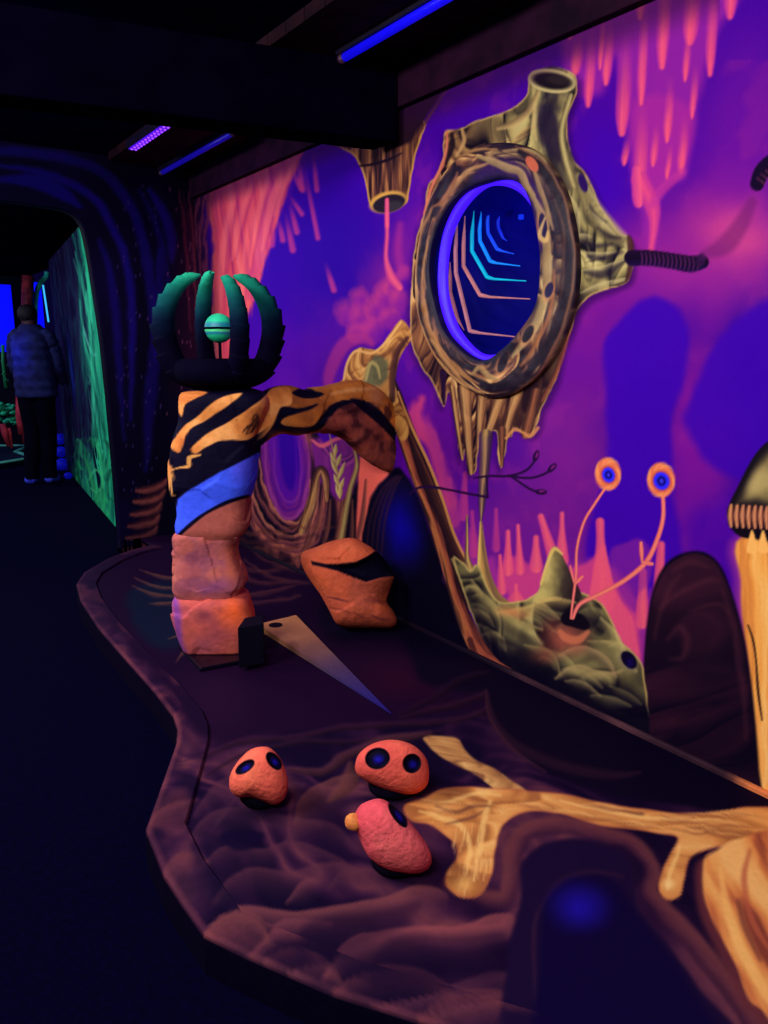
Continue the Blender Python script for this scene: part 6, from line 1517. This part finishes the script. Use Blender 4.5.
V, Fc = tube_vf(np.array([at(a, b, FY - .15) for a, b in catmull([(35, 446), (35, 380), (35, 315), (36, 296), (40, 284), (46, 277), (47, 272)], False, 8)]), .035, 10)
fr = empty('arched_frame', at(35, 446, FY - .15), 'curved green door frame with a cyan neon rod behind the person\'s head', 'frame')
mesh_obj('frame', V, Fc, mat('frame_green', (50, 190, 150), .6, .1, (20, 120, 110), 10), fr); mesh_obj('neon_rod', rodV, rodF, NEON, fr)
V, Fc = tube_vf([at(17, 318, FY - .2), at(18, 295, FY - .2), at(20, 276, FY - .2)], .02, 8)
o = mesh_obj('rust_post', *tube_vf([at(27, 446, FY - .25), at(27, 330, FY - .25), at(27, 300, FY - .25), at(28, 276, FY - .25)], [.07, .07, .075, .08], 10), RUST); tag(o, 'dark rust-red post above the person\'s head', 'post')

def leafball(name, label, x, y, r, Y, n, seed, m):
    c = at(x, y, Y); R = r * float((c - CAM) @ FWD) / F
    rg = random.Random(seed); V, Fc = [], []
    bm = bmesh.new(); bmesh.ops.create_icosphere(bm, subdivisions=2, radius=1); bv = np.array([v.co[:] for v in bm.verts]); bf = [[v.index for v in f.verts] for f in bm.faces]; bm.free()
    for k in range(n):
        d = np.array([rg.gauss(0, 1) for _ in range(3)]); d /= np.linalg.norm(d)
        s = R * rg.uniform(.28, .42); o0 = c + d * R * .66; b = len(V)
        V += list(bv * s * np.array([1, .8, .7]) + o0); Fc += [[q + b for q in f] for f in bf]
    return V, Fc, c, R
bush = None
for k, (x, y, r) in enumerate([(3, 417, 9), (11, 409, 7), (14, 420, 6), (-2, 408, 8)]):
    V, Fc, c, R = leafball('foliage', '', x, y, r, 11.4, 16, 40 + k, GRN)
    if bush is None: bush = empty('potted_shrub', (at(5, 448, 11.4)[0], 11.4, 0), 'round-leaved green shrub at the far left end of the corridor', 'plant')
    mesh_obj('foliage', V, Fc, GRN, bush)
for pts, w in [([(9, 446), (5, 432), (2, 424)], .05), ([(12, 448), (10, 436), (9, 428)], .03)]:
    V, Fc = tube_vf([at(a, b, 11.3) for a, b in pts], [w * .6, w, w * .7], 8); mesh_obj('stem', V, Fc, mat('red_stem', (190, 56, 66), .6, .1, (130, 36, 50), 9), bush)
o = mesh_obj('red_stalk', *tube_vf([at(22, 434, 11.2), at(20, 415, 11.2), at(18, 396, 11.2)], [.05, .055, .03], 10), mat('red_stem', (190, 56, 66))); tag(o, 'upright red stalk beside the person\'s legs', 'plant stalk')
V, Fc = tube_vf([at(27, 432, 11.1), at(27.5, 422, 11.1), at(26, 415, 11.1)], [.03, .045, .02], 10)
o = mesh_obj('red_bulb', V, Fc, mat('red_stem', (190, 56, 66))); tag(o, 'short red bulb beside the red stalk', 'plant stalk')
# vine hanging left of the person
vine = empty('hanging_vine', at(12, 352, 10.6), 'thin green leafy vine hanging left of the person', 'plant')
V, Fc = tube_vf([at(3, 345, 10.6), at(3, 362, 10.6), at(6, 388, 10.6)], .02, 8); mesh_obj('stem', V, Fc, mat('vine_green', (30, 120, 70), .6, .1), vine)
for k in range(7):
    V, Fc, c, R = leafball('leaf', '', 2.5 + k * .6 + (1.6 if k % 2 else -1.4), 347 + k * 6.4, 2.6, 10.6, 3, 60 + k, GRN); mesh_obj('leaf', V, Fc, GRN, vine)
# low zig-zag platform edged in green
def zig():
    zz = [onZ(a, b, .06)[:2] for a, b in ((-20, 446), (30, 446), (16, 452), (33, 458), (-4, 464), (-40, 470))]
    root = empty('zigzag_platform', (zz[2][0], zz[2][1], 0), 'low dark platform with a pale green zig-zag edge at the far left', 'platform')
    n = len(zz); V = [(q[0], q[1], 0.0) for q in zz] + [(q[0], q[1], .06) for q in zz]
    Fc = [tuple(range(n)), tuple(range(2 * n - 1, n - 1, -1))] + [(k, (k + 1) % n, n + (k + 1) % n, n + k) for k in range(n)]
    mesh_obj('deck', V, Fc, mat('teal_deck', (6, 26, 44), .6, .1, (4, 14, 36), 5), root, smooth=False)
    V, Fc = tube_vf([(q[0], q[1], .065) for q in zz], .035, 8, flat=(1, .5)); mesh_obj('edging', V, Fc, mat('edge_green', (90, 180, 150), .6, .1, (40, 120, 110), 8), root, smooth=False)
zig()
# blue stone pile beyond the legs
for k, (x, y, r) in enumerate([(60, 439, 6.6), (61, 451.5, 6), (62, 464.5, 7.2), (69, 475, 3.6)]):
    Yb = 9.6 - .05 * k; c = at(x, y, Yb); R = r * float((c - CAM) @ FWD) / F
    if k == 3: c = onZ(68.5, 479, 0); R = .045; c[2] = R * .8
    bm = bmesh.new(); bmesh.ops.create_icosphere(bm, subdivisions=4, radius=1); bv = np.array([v.co[:] for v in bm.verts]); bf = [[v.index for v in f.verts] for f in bm.faces]; bm.free()
    V = bv * R * np.array([1, .9, .85]); V = V * (1 + .5 * (fbm3(V + k, 7, 800 + k, 3)[:, None] - .5)) + c
    o = mesh_obj('blue_stone', V, bf, mat('blue_stone', (20, 34, 235), .6, .1, (8, 10, 150), 12, .3, emit=(4, 8, 160), estr=.25))  # faint emission imitates the blue light falling on the stones
    tag(o, ['top stone of the glowing blue pile beyond the person\'s legs', 'middle stone of the glowing blue pile beyond the person\'s legs', 'bottom stone of the glowing blue pile beyond the person\'s legs', 'small blue stone on the floor by the green wall'][k], 'stone', 'blue stones')  # blue light falls on the pile, imitated by the faint emission

# ------------------------------------------------------------------ the person, seen from behind
def person():
    f = onZ(45, 484, 0); t = float((f - CAM) @ FWD)
    HT = 178.0 * t / F                                  # standing height from the photograph
    root = empty('person', (f[0], f[1], 0), 'person with back turned in a padded bluish jacket and dark trousers', 'person')
    e1, e2 = HR, HF                                     # across, away
    def P(a, d, z): return f + e1 * a * HT + e2 * d * HT + np.array([0, 0, z * HT])
    # body: one skinned figure
    J = {'pel': (0, 0, .52), 'spi': (0, -.01, .62), 'che': (.0, -.012, .75), 'nec': (-.005, .0, .845), 'hea': (-.012, .012, .89), 'top': (-.014, .015, .955),
         'lh': (-.045, 0, .50), 'lk': (-.05, .02, .28), 'la': (-.06, -.01, .05), 'lt': (-.095, .02, .018), 'rh': (.035, 0, .50), 'rk': (.03, .03, .28), 'ra': (.02, .03, .05), 'rt': (.025, .10, .018),
         'ls': (-.09, 0, .80), 'le': (-.113, .03, .65), 'lw': (-.09, .11, .56), 'lp': (-.078, .135, .545), 'rs': (.09, 0, .80), 're': (.113, .03, .65), 'rw': (.10, .12, .57), 'rp': (.09, .145, .56)}
    Rd = {'pel': .062, 'spi': .06, 'che': .07, 'nec': .03, 'hea': .048, 'top': .04, 'lh': .05, 'lk': .034, 'la': .024, 'lt': .02, 'rh': .05, 'rk': .034, 'ra': .024, 'rt': .02, 'ls': .034, 'le': .026, 'lw': .018, 'lp': .02, 'rs': .034, 're': .026, 'rw': .018, 'rp': .02}
    E = [('pel', 'spi'), ('spi', 'che'), ('che', 'nec'), ('nec', 'hea'), ('hea', 'top'), ('pel', 'lh'), ('lh', 'lk'), ('lk', 'la'), ('la', 'lt'), ('pel', 'rh'), ('rh', 'rk'), ('rk', 'ra'), ('ra', 'rt'), ('che', 'ls'), ('ls', 'le'), ('le', 'lw'), ('lw', 'lp'), ('che', 'rs'), ('rs', 're'), ('re', 'rw'), ('rw', 'rp')]
    for s, sg in (('l', 1), ('r', -1)):                 # five fingers on each hand
        b = J[s + 'p']
        for k in range(4):
            o = (k - 1.5) * .009
            J['%sf%d' % (s, k)] = (b[0] + sg * .012, b[1] + .024, b[2] + o); J['%sg%d' % (s, k)] = (b[0] + sg * (.026 - .003 * abs(k - 1)), b[1] + .036, b[2] + o - .006)
            Rd['%sf%d' % (s, k)] = .0048; Rd['%sg%d' % (s, k)] = .0042; E += [(s + 'p', '%sf%d' % (s, k)), ('%sf%d' % (s, k), '%sg%d' % (s, k))]
        J[s + 'th'] = (b[0] + sg * .02, b[1] + .004, b[2] + .018); Rd[s + 'th'] = .005; E.append((s + 'p', s + 'th'))
    ks = list(J); ix = {k: i for i, k in enumerate(ks)}
    me = bpy.data.meshes.new('body'); me.from_pydata([tuple(P(*J[k])) for k in ks], [(ix[a], ix[b]) for a, b in E], [])
    o = bpy.data.objects.new('body', me); COL.objects.link(o); o.parent = root; o.matrix_parent_inverse = parent_inv(root)
    sk = o.modifiers.new('skin', 'SKIN'); sk.use_smooth_shade = True
    for k in ks: me.skin_vertices[0].data[ix[k]].radius = (Rd[k] * HT, Rd[k] * HT)
    me.skin_vertices[0].data[0].use_root = True
    sb = o.modifiers.new('sub', 'SUBSURF'); sb.levels = 2; sb.render_levels = 2
    me.materials.append(mat('skin_dim', (60, 26, 44), .6, .2, (48, 20, 36), 30))
    def loftp(name, rows, m, ns=40, quilt=0):
        V = []
        R = catmull(rows, False, 8)
        for (z, a, d, ra, rd) in R:
            q = quilt * .006 * abs(math.sin(z * 60))
            for k in range(ns):
                t_ = 2 * math.pi * k / ns; V.append(P(a + (ra + q) * math.cos(t_), d + (rd + q) * math.sin(t_), z))
        n = len(R); Fc = grid_faces(n, ns) + [(i * ns + ns - 1, (i + 1) * ns + ns - 1, (i + 1) * ns, i * ns) for i in range(n - 1)]
        Fc += [tuple(range(ns))[::-1], tuple((n - 1) * ns + k for k in range(ns))]
        return mesh_obj(name, V, Fc, m, root)
    JK = mat('jacket_cloth', (30, 34, 84), .8, .05, (20, 20, 60), 12, .3)
    ho = loftp('jacket', [(.485, .0, 0, .100, .082), (.50, 0, 0, .106, .088), (.56, 0, 0, .108, .09), (.66, 0, -.005, .104, .09), (.74, 0, -.01, .104, .09), (.80, 0, -.008, .096, .08), (.835, -.002, 0, .078, .06), (.865, -.004, .004, .05, .046), (.872, -.004, .004, .042, .04)], JK, 48, 1)
    for s in (-1, 1):
        pts = [P(s * .055, 0, .815), P(s * .084, 0, .797), P(s * .104, .012, .735), P(s * .116, .03, .655), P(s * .108, .07, .60), P(s * .10, .105, .567)]
        q = catmull(pts, False, 8); rr = np.interp(np.linspace(0, 1, len(q)), [0, .15, .35, .65, 1], [.040, .046, .043, .036, .027]) * HT * (1 + .05 * np.sin(np.arange(len(q)) * 1.7))
        V, Fc = tube_vf(q, rr, 20); mesh_obj('sleeve', V, Fc, JK, root)
    TR = mat('dark_trousers', (4, 3, 20), .9, .02, (3, 2, 14), 20, .2)
    for s in (-1, 1):
        k = 'l' if s < 0 else 'r'
        pts = [P(s * .046, 0, .52), P(J[k + 'h'][0], 0, .44), P(J[k + 'k'][0], J[k + 'k'][1], .28), P(J[k + 'a'][0], J[k + 'a'][1], .12), P(J[k + 'a'][0], J[k + 'a'][1], .035)]
        q = catmull(pts, False, 8); rr = np.interp(np.linspace(0, 1, len(q)), [0, .25, .5, .75, 1], [.060, .058, .046, .040, .038]) * HT
        V, Fc = tube_vf(q, rr, 24, ref=(0, 1, 0)); mesh_obj('trouser_leg', V, Fc, TR, root)
        an, to = np.array(J[k + 'a']), np.array(J[k + 't'])
        q = [P(an[0], an[1] - .03, .026), P(an[0], an[1], .032), P((an[0] + to[0]) / 2, (an[1] + to[1]) / 2, .026), P(to[0], to[1], .020), P(to[0] + .004, to[1] + .02, .016)]
        q = catmull(q, False, 6); rr = np.interp(np.linspace(0, 1, len(q)), [0, .3, .7, 1], [.020, .028, .026, .012]) * HT
        V, Fc = tube_vf(q, rr, 16); V[:, 2] = np.maximum(V[:, 2], .002)
        mesh_obj('shoe', V, Fc, mat('pale_shoe', (70, 84, 240), .6, .2, (40, 46, 200), 12), root)
    # short dark hair
    bm = bmesh.new(); bmesh.ops.create_uvsphere(bm, u_segments=32, v_segments=20, radius=1); bv = np.array([v.co[:] for v in bm.verts]); bf = [[v.index for v in f.verts] for f in bm.faces]; bm.free()
    V = []
    for v in bv:
        s = 1 + .06 * math.sin(v[0] * 17) * math.sin(v[2] * 13)
        V.append(P(-.013 + v[0] * .05 * s, .004 + v[1] * .054 * s - (.0 if v[1] < .3 else .02), .928 + v[2] * .05 * s))
    mesh_obj('hair', V, bf, mat('dark_hair', (20, 9, 26), .7, .2, (12, 5, 20), 40, .4), root)
person()

# ================================================================== CAMERA, WORLD
cam = bpy.data.cameras.new('camera'); co = bpy.data.objects.new('camera', cam); COL.objects.link(co)
cam.sensor_fit = 'VERTICAL'; cam.sensor_height = 36; cam.lens = 36 * F / 1024; cam.clip_start = .02
from mathutils import Matrix
M = Matrix(((RIGHT[0], UP[0], -FWD[0], 0), (RIGHT[1], UP[1], -FWD[1], 0), (RIGHT[2], UP[2], -FWD[2], H), (0, 0, 0, 1)))
co.matrix_world = M
SC.camera = co
w = bpy.data.worlds.new('night'); SC.world = w; w.use_nodes = True
w.node_tree.nodes['Background'].inputs[0].default_value = (.002, .001, .02, 1); w.node_tree.nodes['Background'].inputs[1].default_value = 1
SC.view_settings.view_transform = 'Standard'; SC.view_settings.look = 'None'; SC.view_settings.gamma = 1; SC.view_settings.exposure = 0
SC.view_settings.use_curve_mapping = False
